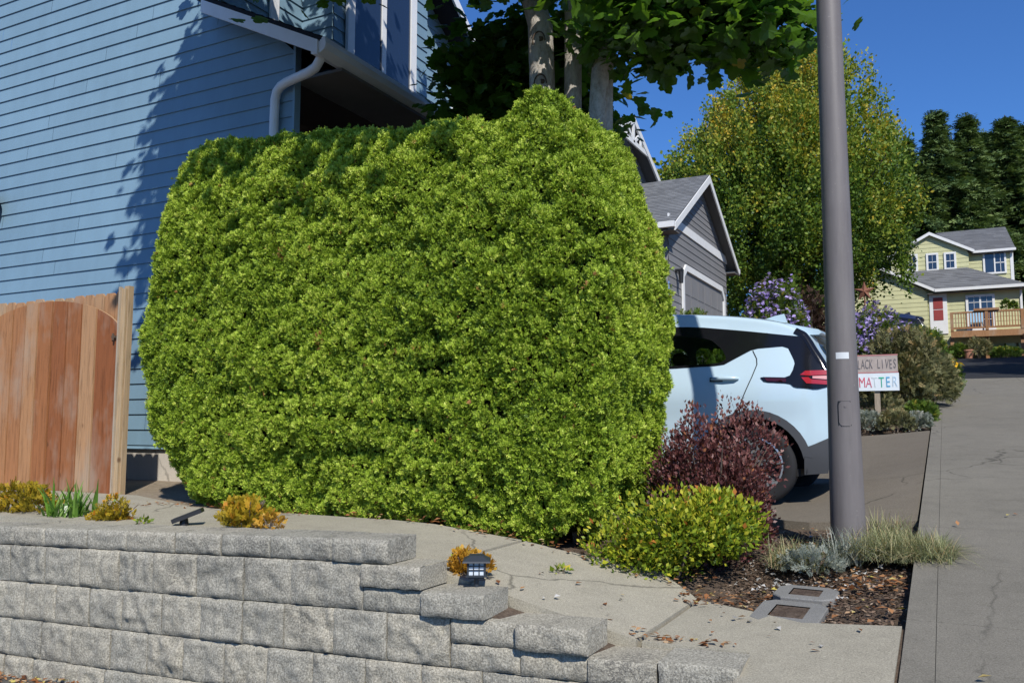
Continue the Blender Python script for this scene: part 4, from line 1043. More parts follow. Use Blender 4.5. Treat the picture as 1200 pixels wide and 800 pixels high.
# ------------------------------------------------------------------ trees
def limb(p, q, n=6, wob=.1):
    p, q = Vector(p), Vector(q); out = []
    for i in range(n+1):
        t = i/n; w = wob*math.sin(math.pi*t)
        out.append(p.lerp(q, t)+Vector((random.uniform(-w, w), random.uniform(-w, w), random.uniform(-w, w)*.4)))
    return out
def maple():
    bx, by, bz = -2.86, 6.62, .5
    root = thing('maple_tree', 'multi-trunk maple with pale bark rising behind the hedge', 'tree', (bx, by, bz))
    stems = [((-.12, .0), (-.23, .0, 4.3), .122, .112), ((.0, .12), (.02, .16, 4.4), .09, .075), ((.10, .0), (.37, .04, 4.4), .09, .075), ((.26, .12), (.34, .14, 4.4), .08, .07)]
    tips = []
    for (sx, sy), e, r0, r1 in stems:
        pts = [Vector((sx*.7, sy*.7, 0)), Vector((sx, sy, 1.4)), Vector((sx+(e[0]-sx)*.55, sy+(e[1]-sy)*.5, 2.75)), Vector(e)]
        # upper limb
        u = Vector((e[0]*2.6, e[1]*2.6+random.uniform(-.6, .6), 6.6)); pts += limb(e, u, 5, .12)[1:]
        m = MB(); n = len(pts); m.tube(pts, [r0+(r1-r0)*i/3 if i < 4 else r1*(1-.8*(i-3)/(n-4)) for i in range(n)], 14)
        m.build('trunk', MT['bark'], root, smooth=True); tips.append((Vector(e), u))
        if sx == -.12:      # healed branch scars on the leftmost trunk
            for zz_ in (3.74, 4.13):
                k = MB(); dirv = Vector((.28, -.96, 0))
                t_ = (zz_-2.75)/1.55; cx = sx+(e[0]-sx)*(.55+.45*t_); c = Vector((cx, 0, zz_))+dirv*.116
                for a0 in range(9):
                    a = math.pi*(a0/8); b = math.pi*((a0+1)/8)
                    f = lambda q: c+Vector((.96, .28, 0))*(.055*math.cos(q))+Vector((0, 0, 1))*(.085*math.sin(q)-.03)+dirv*.004*0
                    k.tube([f(a), f(b)], .0065, 5)
                k.lathe([(0.0, 0.006), (.022, .004), (.036, .02)], 10, (c.x, c.y, c.z-.01), 'y')
                k.build('branch_scar', MT['iron'], root)
    C = np.array([-.15, -.85, 6.05]); RAD = np.array([3.1, 3.1, 2.75])
    m = MB(); cl = []
    for i in range(430):
        d = nrm(RNG.normal(size=3)); rr = random.random()**.4
        p = C+d*RAD*rr*(1+.18*float(fbm(d*2.5)))
        cl.append(p)
    cl = [p for p in cl if p[2]+bz-1.25 > .56*((p[1]+by)*.891-(p[0]+bx)*.454)]
    for i in range(120):
        d = nrm(RNG.normal(size=3)); p = np.array([-1.25, -2.6, 6.9])+d*np.array([1.15, 1.2, 1.4])*random.random()**.4
        if p[2]+bz-1.25 > .56*((p[1]+by)*.891-(p[0]+bx)*.454): cl.append(p)
    cl = [p for p in cl if not (p[0] > .55 and p[1] < .3)]
    # drooping lower boughs seen from the street
    for i in range(72):     # right hand bough
        t = random.random(); cl.append(np.array([1.0*t+.70+random.uniform(-.15, .15), -.15+.5*t+random.uniform(-.3, .5), 4.15-.12*math.sin(t*9)+random.uniform(-.16, .65)-.05*t]))
    for i in range(125):     # left dark mass
        cl.append(np.array([random.uniform(-1.45, -.25), random.uniform(.55, 1.5), random.uniform(3.1, 4.7)]))
    for i, p in enumerate(cl):
        if i % 9 == 0 and not (p[0] < -.1 and p[2] < 5.0):
            b = min(tips, key=lambda q: abs(q[0].x-p[0])+.2*random.random())[0]; s = Vector((b.x, b.y, min(b.z+random.uniform(.4, 1.6), p[2]-.1) if p[2] > 4.9 else 4.1+random.uniform(0, .5)))
            m.tube(limb(s, Vector(p), 5, .12), [.026, .022, .018, .014, .010, .005], 6)
    m.build('branches', MT['bark'], root, smooth=True)
    cl = np.array(cl); per = 58
    P = np.repeat(cl, per, 0)+RNG.normal(size=(len(cl)*per, 3))*np.array([.24, .24, .15]); n = len(P)
    keep = ~((P[:, 2] < 3.75) & (P[:, 0] > -.1)); P = P[keep]; n = len(P)
    ax = rvec(n)*np.array([1, 1, .5])-UP*.35; pn = UP*.9+rvec(n)*.7
    V, k, r = scatter(P, ax, pn, RNG.uniform(.085, .155, n), [tpl_maple()], np.clip(RNG.beta(2, 2.6, n)*.95+(RNG.random(n) < .015)*.5, 0, 1))
    bulk('foliage', V, k, r, MT['maple'], root)
maple()

def crown_tree(name, label, x, y, zb, H, cz, rx, rz, n, leaf, mat, cat='tree', limbs=14, trunk=.16, clump=.42, ncl=650, vase=True, group=None, bark='bark_dark', yellow=0.0):
    root = thing(name, label, cat, (x, y, zb), 0, group)
    m = MB(); m.tube([(0, 0, -.3), (.03, 0, H*.12), (0, .05, H*.25), (.05, 0, H*.6), (0, 0, H*.9)], [trunk*1.2, trunk, trunk*.85, trunk*.45, .03], 10); m.build('trunk', MT[bark], root, True)
    m = MB(); ends = []
    for i in range(limbs):
        a = 2*math.pi*i/limbs+random.uniform(-.2, .2); t = random.uniform(.45, .95)
        e = Vector((rx*t*math.cos(a), rx*t*math.sin(a), cz+rz*random.uniform(-.2, .7)*(1.1-t*.4)))
        b = Vector((0, 0, H*random.uniform(.10, .3))); mid = b.lerp(e, .5)-Vector((e.x, e.y, 0))*.14
        m.tube([b, b.lerp(mid, .6), mid, mid.lerp(e, .55), e], [trunk*.5, trunk*.4, trunk*.28, trunk*.16, .02], 6)
    m.build('limbs', MT[bark], root, True)
    d = rvec(ncl); rr = RNG.random(ncl)**.42
    lm = 1+.26*fbm(d*2.6+x, 3)
    sh = np.clip(.72+.28*(-d[:, 2])*.6+.2, .5, 1.05) if vase else 1
    Cc = d*rr[:, None]*lm[:, None]*np.array([rx, rx, rz]); Cc[:, :2] *= (np.where(d[:, 2] > 0, 1-.30*d[:, 2]**2, 1))[:, None]
    per = n//ncl
    g = np.repeat(Cc, per, 0); rk = np.repeat(rr, per); rdn = np.repeat(RNG.normal(size=ncl), per)
    off = RNG.normal(size=(len(g), 3))*np.array([clump*.5, clump*.5, clump*1.1]); g = g+off
    g[:, 2] += cz
    nn = len(g); ax = nrm(g-np.array([0, 0, cz]))*.5+UP*.5+rvec(nn)*.8
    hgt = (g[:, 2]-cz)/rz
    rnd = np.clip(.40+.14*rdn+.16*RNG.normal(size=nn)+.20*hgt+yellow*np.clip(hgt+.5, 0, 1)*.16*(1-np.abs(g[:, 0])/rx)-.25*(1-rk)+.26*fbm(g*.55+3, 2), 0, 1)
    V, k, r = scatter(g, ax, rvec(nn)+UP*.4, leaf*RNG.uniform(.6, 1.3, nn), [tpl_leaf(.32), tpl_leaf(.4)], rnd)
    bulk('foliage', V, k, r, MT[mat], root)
    return root
crown_tree('broadleaf_tree', 'broad dense tree turning yellow behind the gray garage', -5.1, 33.0, 3.3, 12.0, 6.6, 4.5, 5.75, 190000, .125, 'hornbeam', limbs=22, trunk=.2, clump=.30, ncl=1700, yellow=1)
crown_tree('broadleaf_tree', 'leafy tree standing beyond the right side of the street', 7.6, 24.5, 2.3, 10, 6.0, 3.6, 3.6, 14000, .34, 'hornbeam', limbs=10, ncl=350, clump=.4)
crown_tree('broadleaf_tree', 'second leafy tree farther along right side of the street', 8.6, 31.5, 3.0, 10, 6.0, 3.8, 3.8, 14000, .34, 'hornbeam', limbs=10, ncl=350, clump=.4)
crown_tree('broadleaf_tree', 'wispy green tree top left of the broad yellowing tree', -9.6, 33.5, 3.3, 9.5, 6.4, 1.0, 2.4, 5000, .2, 'hornbeam', limbs=6, ncl=120, clump=.35)

def conifer(label, x, y, zb, H, rad, seed):
    root = thing('conifer_tree', label, 'tree', (x, y, zb), 0, 'dark conifers behind the pale house')
    rs = random.Random(seed); m = MB(); m.tube([(0, 0, -.5), (0, 0, H*.5), (0, 0, H)], [.35, .2, .03], 8); m.build('trunk', MT['bark_dark'], root, True)
    P = []; A = []; rn = []
    z = H*.06
    while z < H*.985:
        f = 1-z/H; L_ = rad*min(1.0, (f*1.35)**.8)*min(1.0, .25+f*3.2)*1.3*rs.uniform(.8, 1.12); nb = 9 if f > .3 else 6
        for b in range(nb):
            a = 2*math.pi*b/nb+rs.uniform(-.4, .4); l = L_*rs.uniform(.6, 1.12); steps = max(3, int(l/.22))
            for s in range(steps):
                t = (s+.6)/steps
                for w in range(8):
                    sd = rs.gauss(0, .26)*(1.2-t*.6)
                    P.append((l*t*math.cos(a)-sd*math.sin(a), l*t*math.sin(a)+sd*math.cos(a), z+.25*l*t-.36*l*t*t*1.3+rs.gauss(0, .10)))
                    A.append((math.cos(a)+rs.gauss(0, .6), math.sin(a)+rs.gauss(0, .6), -.25+rs.gauss(0, .3))); rn.append(rs.random()*.5+.5*t*rs.random())
        z += H*.021*rs.uniform(.8, 1.3)
    n = len(P); V, k, r = scatter(np.array(P), np.array(A), rvec(n)*.6+UP, RNG.uniform(.35, .75, n), SPRN, np.array(rn))
    bulk('foliage', V, k, r, MT['conifer'], root)
for i, (x, y, h, r_, lb) in enumerate(((-1.9, 62.3, 14.8, 3.3, 'shortest dark conifer at the left end of the row'), (.1, 63.2, 16.8, 3.3, 'dark conifer second from left, above the upper gable'),
                                    (2.0, 64.2, 16.7, 3.1, 'dark conifer in the middle of the row behind the roof ridge'), (4.3, 65.3, 16.5, 3.5, 'dark conifer right of the roof, near the picture edge'),
                                    (7.2, 66.0, 17.2, 3.6, 'tallest dark conifer at the right end of the row'), (-4.6, 66.5, 15.0, 3.8, 'dark conifer half hidden behind the broad yellowing tree'),
                                    (1.1, 69.5, 16.9, 4.2, 'back-row dark conifer in the gap above the upper gable'), (3.4, 70.5, 17.2, 4.2, 'back-row dark conifer in the gap above the roof ridge'), (6.0, 71, 17.6, 4.3, 'back-row dark conifer between the two rightmost ones'))):
    conifer(lb, x, y, 5.7, h, r_, 50+i)

# ------------------------------------------------------------------ lamp post, sign, lantern, small things
def lamp_post():
    r = thing('lamp_post', 'tall round brownish-gray lamp post between path and driveway', 'pole', (-.577, 5.66, .52))
    m = MB(); m.lathe([(.104, -.1), (.101, .2), (.092, .95), (.085, 2.1), (.075, 3.4), (.065, 5), (.058, 8.0), (.0, 8.02)], 40); m.build('shaft', MT['pole'], r, True)
    d = Vector((.15, -.99, 0)).normalized(); s = Vector((.99, .15, 0))
    m = MB(); pts = []
    for u, v in [(-.035+.07*t/6, 0) for t in range(7)]: pts.append((u, v))
    ang = [(-.40+.80*k/10) for k in range(11)]
    ph = math.atan2(d.y, d.x)+.06; R0 = .0985
    rows = []
    for i in range(13):
        v = -.075+.15*i/12; hw = .40*(1-max(0, (abs(v)-.05)/.028)**2*.5)
        rows.append([(R0*math.cos(ph+hw*q), R0*math.sin(ph+hw*q), .80+v) for q in np.linspace(-1, 1, 9)])
    m.grid(rows); outer = rows
    edge = [r_[0] for r_ in rows]+[p for p in rows[-1][1:]]+[r_[-1] for r_ in rows[::-1]][1:]+[p for p in rows[0][::-1]][1:]
    m.face([(p[0]*.94, p[1]*.94, p[2]) for p in edge]) if False else None
    m.grid([edge, [(p[0]*.95, p[1]*.95, p[2]) for p in edge]])
    m.tube([(R0*math.cos(ph)*.99, R0*math.sin(ph)*.99, .845), (R0*math.cos(ph)*1.03, R0*math.sin(ph)*1.03, .845)], .008, 8)
    m.build('hand_hole_cover', MT['pole'], r, False)
    m = MB(); m.grid([[(.0945*math.cos(ph-.06+1.08*hw_*q), .0945*math.sin(ph-.06+1.08*hw_*q), .793+1.12*v_) for q in np.linspace(-1, 1, 9)] for v_, hw_ in ((-.075, .30), (-.06, .38), (-.04, .40), (.05, .40), (.075, .36))]); m.build('dark_outline', MT['black_plastic'], r)  # dark plate, offset to show as an outline left of and below the cover
    m = MB(); R1 = .0922
    m.grid([[(R1*math.cos(ph-.06+q), R1*math.sin(ph-.06+q), z) for q in np.linspace(-.42, .42, 9)] for z in (1.135, 1.175)]); m.build('sticker', MT['sticker'], r)
    m = MB(); m.tube([(0, 0, 7.9), (.5, -.02, 8.25), (1.6, -.05, 8.4)], [.05, .045, .04], 10); m.build('arm', MT['pole'], r, True)
    m = MB(); m.tube([(1.5, -.05, 8.4), (1.6, -.05, 8.38), (2.0, -.05, 8.36), (2.2, -.05, 8.38)], [.04, .12, .13, .03], 12, sx=.6); m.build('lamp_head', MT['pole'], r, True)
lamp_post()

def letters(parent, text, cols, x0, x1, z, h, y, mat_prefix):
    """raised painted letters, one coloured group per letter"""
    n = len(text); cw = (x1-x0)/n
    for i, ch in enumerate(text):
        if ch == ' ': continue
        cu = bpy.data.curves.new('letter', 'FONT'); cu.body = ch; cu.size = h*1.38; cu.align_x = 'CENTER'; cu.extrude = .0015
        tmp = bpy.data.objects.new('letter', cu); COL.objects.link(tmp)
        bpy.context.view_layer.update()
        me = bpy.data.meshes.new_from_object(tmp.evaluated_get(bpy.context.evaluated_depsgraph_get()))
        bpy.data.objects.remove(tmp); bpy.data.curves.remove(cu)
        me.materials.clear()
        o = obj('letter', me, cols[i % len(cols)], parent)
        o.rotation_euler = (R(90), R(random.uniform(-4, 4)), 0); o.scale = (cw/(h*.95), 1, 1)
        o.location = (x0+cw*(i+.5), y, z+random.uniform(-.006, .006))
def sign():
    x0, x1, y = -1.16, -.58, 12.6
    r = thing('yard_sign', 'hand-lettered two-board yard sign on a white post behind pole', 'sign', (-.85, y, 1.25))
    m = MB(); m.box(x0+.85, x1+.85, -.015, .01, .72, .94); m.build('upper_board', MT['signgray'], r)
    pk = m_plain('pink_edge', (.50, .22, .22), .7)
    m = MB(); m.box(x0+.85, x1+.855, -.018, .012, .94, .955); m.box(x0+.85, x1+.855, -.018, .012, .706, .72); m.build('board_edge', pk, r)
    m = MB(); m.box(x0+.85, x1+.86, -.015, .01, .465, .703); m.build('lower_board', MT['signwhite'], r)
    m = MB(); m.box(-.035, .035, .012, .045, -.3, .9); m.build('post', MT['weathered'], r)
    gr = m_plain('gray_lettering', (.16, .15, .16), .7)
    letters(r, 'BLACK LIVES', [gr], x0+.87, x1+.84, .765, .13, -.0175, 'k')
    cs = [m_plain('letter_red', (.62, .12, .16)), m_plain('letter_rose', (.60, .16, .22)), m_plain('letter_faint', (.66, .72, .74)), m_plain('letter_green', (.05, .42, .28)), m_plain('letter_blue', (.10, .38, .62)), m_plain('letter_grey', (.48, .62, .74))]
    letters(r, 'MATTER', cs, x0+.94, x1+.845, .515, .145, -.0175, 'k')
sign()
def lantern():
    r = thing('solar_lantern', 'small black pagoda lantern with frosted panes on the wall', 'lantern', (-2.0, 3.56, .475))
    K = MT['lantern']
    m = MB(); m.tube([(0, 0, -.03), (0, 0, .075)], .011, 10); m.build('stake', K, r)
    m = MB(); m.box(-.034, .034, -.034, .034, .068, .076); m.box(-.046, .046, -.046, .046, .076, .083)
    for a in (-1, 1):
        for b in (-1, 1): m.box(a*.036-.004, a*.036+.004, b*.036-.004, b*.036+.004, .083, .142)
    for z in (.105, .123):
        for s in (-1, 1): m.box(-.033, .033, s*.036-.003, s*.036+.003, z, z+.004); m.box(s*.036-.003, s*.036+.003, -.033, .033, z+.0005, z+.0045)
    for u in (-.012, .012):
        for s in (-1, 1): m.box(u-.002, u+.002, s*.036-.0025, s*.036+.0025, .083, .142); m.box(s*.036-.0025, s*.036+.0025, u-.002, u+.002, .083, .142)
    m.build('frame', K, r)
    m = MB(); m.box(-.033, .033, -.033, .033, .0835, .1415); m.build('pane', MT['frost'], r)
    m = MB()
    rings = [[(a*w, b*w, z) for a, b in ((-1, -1), (1, -1), (1, 1), (-1, 1))] for w, z in ((.060, .142), (.058, .149), (.038, .163), (.030, .168), (.030, .172))]
    m.grid(rings, wrap=True); m.face(rings[-1]); m.face(rings[0][::-1]); m.build('cap', K, r)
    r.rotation_euler = (0, 0, R(28)); r.scale = (1.08, 1.08, 1.0)
lantern()
def spot():
    r = thing('solar_spotlight', 'black spotlight lying flat on the path by the wall', 'spotlight', (-4.15, 3.80, .66), R(38))
    m = MB(); m.obox((0, 0, .045), (.93, 0, .36), (0, 1, 0), (-.36, 0, .93), -.09, .09, -.055, .055, -.014, .012); m.build('panel', MT['black_plastic'], r)
    m = MB(); m.tube([(-.02, 0, -.02), (-.02, 0, .04)], [.03, .02], 10); m.build('base', MT['black_plastic'], r)
spot()
def meter_box(label, x, y, w, d, rot, lw, ld):
    z = G(x, y)
    r = thing('utility_box', label, 'utility box', (x, y, z-.018), rot, None)
    r.rotation_euler = (R(4.5), 0, rot)
    m = MB(); c = .05
    p = [(-w/2+c, -d/2), (w/2-c, -d/2), (w/2, -d/2+c), (w/2, d/2-c), (w/2-c, d/2), (-w/2+c, d/2), (-w/2, d/2-c), (-w/2, -d/2+c)]
    i_ = [(-lw/2, -ld/2), (lw/2, -ld/2), (lw/2, ld/2), (-lw/2, ld/2)]
    ring = [[(a, b, -.1) for a, b in p], [(a, b, .012) for a, b in p], [(a*.97, b*.97, .018) for a, b in p]]
    m.grid(ring, wrap=True)
    top = [(a*.97, b*.97, .018) for a, b in p]; q = [(a, b, .018) for a, b in i_]
    for a, b, cc in ((0, 1, (0, 1)), (2, 3, (1, 2)), (4, 5, (2, 3)), (6, 7, (3, 0))): m.face([top[a], top[b], q[cc[1]], q[cc[0]]])
    for a, b, cc in ((1, 2, 1), (3, 4, 2), (5, 6, 3), (7, 0, 0)): m.face([top[a], top[b], q[cc]])
    m.build('collar', MT['utility'], r)
    m = MB(); m.box(-lw/2+.004, lw/2-.004, -ld/2+.004, ld/2-.004, -.02, .014)
    for k in range(7): m.box(-lw/2+.02, lw/2-.02, -ld/2+.02+k*(ld-.04)/7, -ld/2+.02+(k+.45)*(ld-.04)/7, .014, .017)
    m.build('lid', MT['iron'], r)
meter_box('larger concrete utility box with rusty iron lid, nearer the path', -.715, 4.30, .31, .37, R(-3), .16, .20)
meter_box('smaller concrete utility box with brown lid nearer the lamp post', -.69, 4.67, .30, .25, R(-3), .15, .13)
t = thing('garden_star', 'rusty metal star on a stake among the purple asters', 'ornament', (-1.27, 16.7, 1.66))
m = MB(); st = []
for i in range(10):
    a = math.pi/2+i*math.pi/5; q = .19 if i % 2 == 0 else .075; st.append((q*math.cos(a), -.01, 2.02+q*math.sin(a)))
c0 = (0, -.05, 2.02)
for i in range(10): m.face([c0, st[i], st[(i+1) % 10]])
m.build('star', MT['rust'], t)
m = MB(); m.tube([(0, .01, 0), (0, .01, 2.0)], .012, 6); m.build('stake', MT['rust'], t)

# ------------------------------------------------------------------ cars
def smooth01(t): t = max(0.0, min(1.0, t)); return t*t*(3-2*t)
def half_width(x, z):
    w = .885
    if z > .95: w -= .27*((z-.95)/.68)**1.15
    if z < .5: w -= .05*((.5-z)/.3)**2
    if x < .0: w -= .085*(min(1, -x/.62))**2.2
    if x > 2.7: w -= .17*((x-2.7)/.85)**2
    w += .012*math.exp(-((z-.86)/.07)**2)*(1 if -.4 < x < 3.2 else 0)
    return w
def catmull(pts, n=6):
    out = []; m = len(pts)
    for i in range(m):
        p0, p1, p2, p3 = [Vector(pts[(i+k-1) % m]) for k in range(4)]
        for j in range(n):
            t = j/n
            out.append(.5*((2*p1)+(p2-p0)*t+(2*p0-5*p1+4*p2-p3)*t*t+(3*p1-p0-3*p2+p3)*t**3))
    return out
def inpoly(p, poly):
    c = False; j = len(poly)-1
    for i in range(len(poly)):
        xi, yi = poly[i][0], poly[i][1]; xj, yj = poly[j][0], poly[j][1]
        if (yi > p[1]) != (yj > p[1]) and p[0] < (xj-xi)*(p[1]-yi)/(yj-yi)+xi: c = not c
        j = i
    return c
def densify(poly, step):
    out = []
    for i in range(len(poly)):
        a, b = Vector(poly[i][:2]), Vector(poly[(i+1) % len(poly)][:2]); k = max(1, int((b-a).length/step))
        out += [a.lerp(b, j/k) for j in range(k)]
    return out
def patch(mb, outline, holes=(), off=0.0, step=.07, side=-1, wf=half_width):
    """flat (x,z) outline wrapped on the curved body side"""
    loops = [densify(outline, step)]+[densify(h, step) for h in holes]
    pts = []; faces = []
    for l in loops: faces.append(list(range(len(pts), len(pts)+len(l)))); pts += l
    edges = [(f[i], f[(i+1) % len(f)]) for f in faces for i in range(len(f))]
    xs = [p.x for p in loops[0]]; zs = [p.y for p in loops[0]]
    x = min(xs)+step*.5
    allb = list(pts)
    while x < max(xs):
        z = min(zs)+step*.5
        while z < max(zs):
            if inpoly((x, z), loops[0]) and not any(inpoly((x, z), h) for h in loops[1:]) and min((Vector((x, z))-q).length for q in allb) > step*.45: pts.append(Vector((x, z)))
            z += step
        x += step
    V, _, F, _, _, _ = geometry.delaunay_2d_cdt(pts, edges, [], 0, 1e-6)
    n0 = len(mb.v)
    for v in V: mb.v.append((v.x, side*(wf(v.x, v.y)+off), v.y))
    for f in F:
        c = sum((V[i] for i in f), Vector((0, 0)))/len(f)
        if inpoly(c, loops[0]) and not any(inpoly(c, h) for h in loops[1:]):
            mb.f.append(tuple(n0+i for i in (f if side < 0 else f[::-1]))); mb.r.append(.5); mb.mi.append(0)
def hatchback(label, loc, rotz, paint, zs=1.0):
    """origin under the rear axle on the near side track centre line; +x is forward"""
    root = thing('hatchback_car', label, 'car', loc, rotz)
    root.scale = (1, 1, zs)
    sil = catmull([(-.575, .33), (-.63, .50), (-.64, .66), (-.625, .82), (-.615, .95), (-.60, 1.06), (-.56, 1.16), (-.49, 1.28), (-.43, 1.385), (-.37, 1.435), (-.18, 1.515), (.2, 1.585), (.73, 1.635), (1.2, 1.635), (1.6, 1.60),
                   (1.95, 1.42), (2.35, 1.17), (2.65, 1.07), (3.15, .95), (3.45, .78), (3.53, .55), (3.50, .32), (3.3, .22), (2.2, .20), (1.0, .20), (0, .22), (-.40, .26)], 4)
    n = len(sil); cen = Vector((1.4, .8))
    nor = []
    for i in range(n):
        d = sil[(i+1) % n]-sil[i-1]; q = Vector((d.y, -d.x)).normalized()
        if q.dot(sil[i]-cen) < 0: q = -q
        nor.append(q)
    rad = .055
    ins = [sil[i]-nor[i]*rad for i in range(n)]
    arc = lambda cx, r, k=20: [(cx+r*math.cos(math.pi*t/k), .32+r*math.sin(math.pi*t/k)) for t in range(k+1)]
    win = [(1.62, 1.14), (.70, 1.15), (.27, 1.165), (.19, 1.205), (.235, 1.30), (.34, 1.40), (.62, 1.455), (1.0, 1.475), (1.45, 1.445), (1.75, 1.33), (1.92, 1.17)]
    wr = [(.88, 1.155), (.40, 1.165), (.27, 1.175), (.22, 1.21), (.26, 1.29), (.37, 1.385), (.62, 1.43), (.88, 1.445)]
    wf_ = [(1.86, 1.165), (.98, 1.155), (.98, 1.45), (1.40, 1.425), (1.68, 1.315)]
    band = [(1.98, 1.15), (1.62, 1.125), (.75, 1.135), (.25, 1.15), (.15, 1.205), (.0, 1.285), (-.27, 1.30), (-.335, 1.16), (-.32, 1.10), (-.44, 1.10), (-.53, 1.11), (-.46, 1.24), (-.40, 1.35), (-.365, 1.38), (-.25, 1.395), (.1, 1.45), (.5, 1.505), (1.0, 1.53), (1.5, 1.50), (1.75, 1.40)]
    def soft(q, it=1):
        for _ in range(it):
            q = [tuple(Vector(q[i]).lerp(Vector(q[(i+1) % len(q)]), t)) for i in range(len(q)) for t in (.14, .86)]
        return q
    win, wr, wf_, band = soft(win), soft(wr), soft(wf_), soft(band)
    def cut(poly):   # open the wheel arches in the lower outline
        out = []
        for p in poly:
            for cx in (0, 2.675):
                d = Vector((p.x-cx, p.y-.32))
                if d.length < .40: p = Vector((cx, .32))+(d.normalized() if d.length > 1e-6 else Vector((0, 1)))*.40
            out.append(p)
        return out
    outline = []
    arch_r = .405
    # rebuild: walk the inset outline, replace its bottom by sill with arches
    up = [p for p in ins if p.y > .34]
    order = sorted(range(len(ins)), key=lambda i: i)
    topo = [p for i, p in enumerate(ins) if p.y > .33 and not (i > n*.8)]
    front_low = (3.42, .30)
    seq = topo+[Vector(front_low)]
    seq += [Vector(p) for p in [(2.675+arch_r, .27)]+arc(2.675, arch_r)+[(2.675-arch_r, .27)]]
    seq += [Vector(p) for p in [(arch_r, .27)]+arc(0, arch_r)+[(-arch_r, .27)]]
    seq += [Vector((-.51, .30))]
    shell = MB()
    for s in (-1, 1):
        patch(shell, [tuple(p) for p in seq], [wr, wf_], 0, .075, s)
        rows = []
        for k in range(5):
            t = k/4*math.pi/2
            rows.append([(ins[i].x+nor[i].x*rad*math.sin(t), s*(half_width(ins[i].x, ins[i].y)-.045*(1-math.cos(t))), ins[i].y+nor[i].y*rad*math.sin(t)) for i in range(n)])
        for q in rows: pass
        strip = [list(r_) for r_ in rows]
        n0 = len(shell.v)
        for r_ in strip: shell.v.extend(r_)
        for a in range(4):
            for i in range(n):
                j = (i+1) % n
                if ins[i].y < .33 and ins[j].y < .33 and -.45 < ins[i].x < 3.4: continue
                shell.f.append((n0+a*n+i, n0+a*n+j, n0+(a+1)*n+j, n0+(a+1)*n+i)); shell.r.append(.5); shell.mi.append(0)
    # strip across the car (bumper, hatch, roof, bonnet)
    cols = 11; rows = []
    for i in range(n):
        h = half_width(ins[i].x, ins[i].y)-.045; row = []
        for c in range(cols):
            u = -1+2*c/(cols-1); bul = .045*(1-u*u)
            row.append((sil[i].x+nor[i].x*bul, h*u, sil[i].y+nor[i].y*bul*(1 if nor[i].y > -.3 else 0)))
        rows.append(row)
    for i in range(n):
        j = (i+1) % n
        if ins[i].y < .33 and ins[j].y < .33 and -.45 < ins[i].x < 3.4: continue
        shell.grid([rows[i], rows[j]], .5)
    for s in (-1, 1):
        m = MB()
        for i in range(n):
            j = (i+1) % n
            if ins[i].x < -.2 and 1.085 < ins[i].y < 1.39:
                q = []
                for k in range(5):
                    t = k/4*math.pi/2; row = []
                    for e in (i, j):
                        row.append((ins[e].x+nor[e].x*(rad*math.sin(t)+.004), s*(half_width(ins[e].x, ins[e].y)-.045*(1-math.cos(t))+.004*math.cos(t)), ins[e].y+nor[e].y*(rad*math.sin(t)+.004)))
                    q.append(row)
                m.grid(q)
        m.build('corner_glass', MT['gloss_black'], root, True)
    body = shell.build('body', MT[paint], root, smooth=True, merge=True)
    def part(name, mat, outline, off=.004, holes=(), both=True, par=root, step=.06):
        for s in ((-1, 1) if both else (-1,)):
            m = MB(); patch(m, outline, holes, off, step, s); m.build(name, MT[mat], par, smooth=True)
    part('window_surround', 'gloss_black', band, .004, [wr, wf_])
    part('side_window', 'car_glass', wr, .001); part('side_window', 'car_glass', wf_, .001)
    # cladding round the arches, sill and rear bumper
    ring = lambda cx: arc(cx, .455)+arc(cx, .392)[::-1]
    part('arch_trim', 'cladding', [(-.395, .40)]+[]+[(.455*math.cos(t)+0, .32+.455*math.sin(t)) for t in [math.pi*(1-k/20) for k in range(1, 21)]]+[(.455, .24), (.392, .24)]+[(.392*math.cos(t), .32+.392*math.sin(t)) for t in [math.pi*k/20 for k in range(0, 20)]]+[(-.392, .40)], .010)
    part('arch_trim', 'cladding', [(2.675+x, z) for x, z in ring(0)], .010)
    part('sill_trim', 'cladding', [(.46, .21), (2.215, .21), (2.215, .33), (.46, .33)], .008)
    part('rear_bumper', 'cladding', [(-.385, .255), (-.56, .27), (-.59, .40), (-.60, .56), (-.47, .50), (-.395, .47)], .008)
    # tail lamp: smoked blade, black wrap and red lens
    part('tail_lamp_trim', 'gloss_black', soft([(-.06, 1.045), (-.10, 1.0), (-.30, .985), (-.335, .955), (-.50, .935), (-.59, .955), (-.585, 1.06), (-.52, 1.15), (-.345, 1.15), (-.29, 1.035)]), .007, both=True)
    part('tail_lamp', 'red_lens', [(-.415, 1.088), (-.375, 1.055), (-.44, 1.048), (-.583, 1.052), (-.575, 1.092)], .012, step=.04)
    part('tail_lamp', 'red_lens', [(-.385, 1.035), (-.425, .985), (-.59, .972), (-.588, 1.005), (-.46, 1.018), (-.44, 1.035)], .012, step=.04)
    part('tail_lamp', 'clear_lens', [(-.47, 1.043), (-.47, 1.026), (-.588, 1.014), (-.586, 1.046)], .011, step=.04)
    part('tail_lamp', 'dark_lens', [(-.10, 1.035), (-.12, 1.01), (-.27, .998), (-.27, 1.028)], .011, step=.04)
    # door seams, handle
    seam = MB()
    def line(pts, w=.004):
        for a, b in zip(pts, pts[1:]):
            a, b = Vector(a), Vector(b); d = (b-a).normalized(); q = Vector((-d.y, d.x))*w
            k = max(1, int((b-a).length/.05))
            for s in (-1, 1):
                for i in range(k):
                    p0, p1 = a.lerp(b, i/k), a.lerp(b, (i+1)/k)
                    c = [p0-q, p1-q, p1+q, p0+q]
                    seam.face([(v.x, s*(half_width(v.x, v.y)+.003), v.y) for v in c])
    line([(.005, 1.27), (-.03, 1.20), (-.035, 1.15), (.0, 1.05), (.05, .93), (.12, .76)])
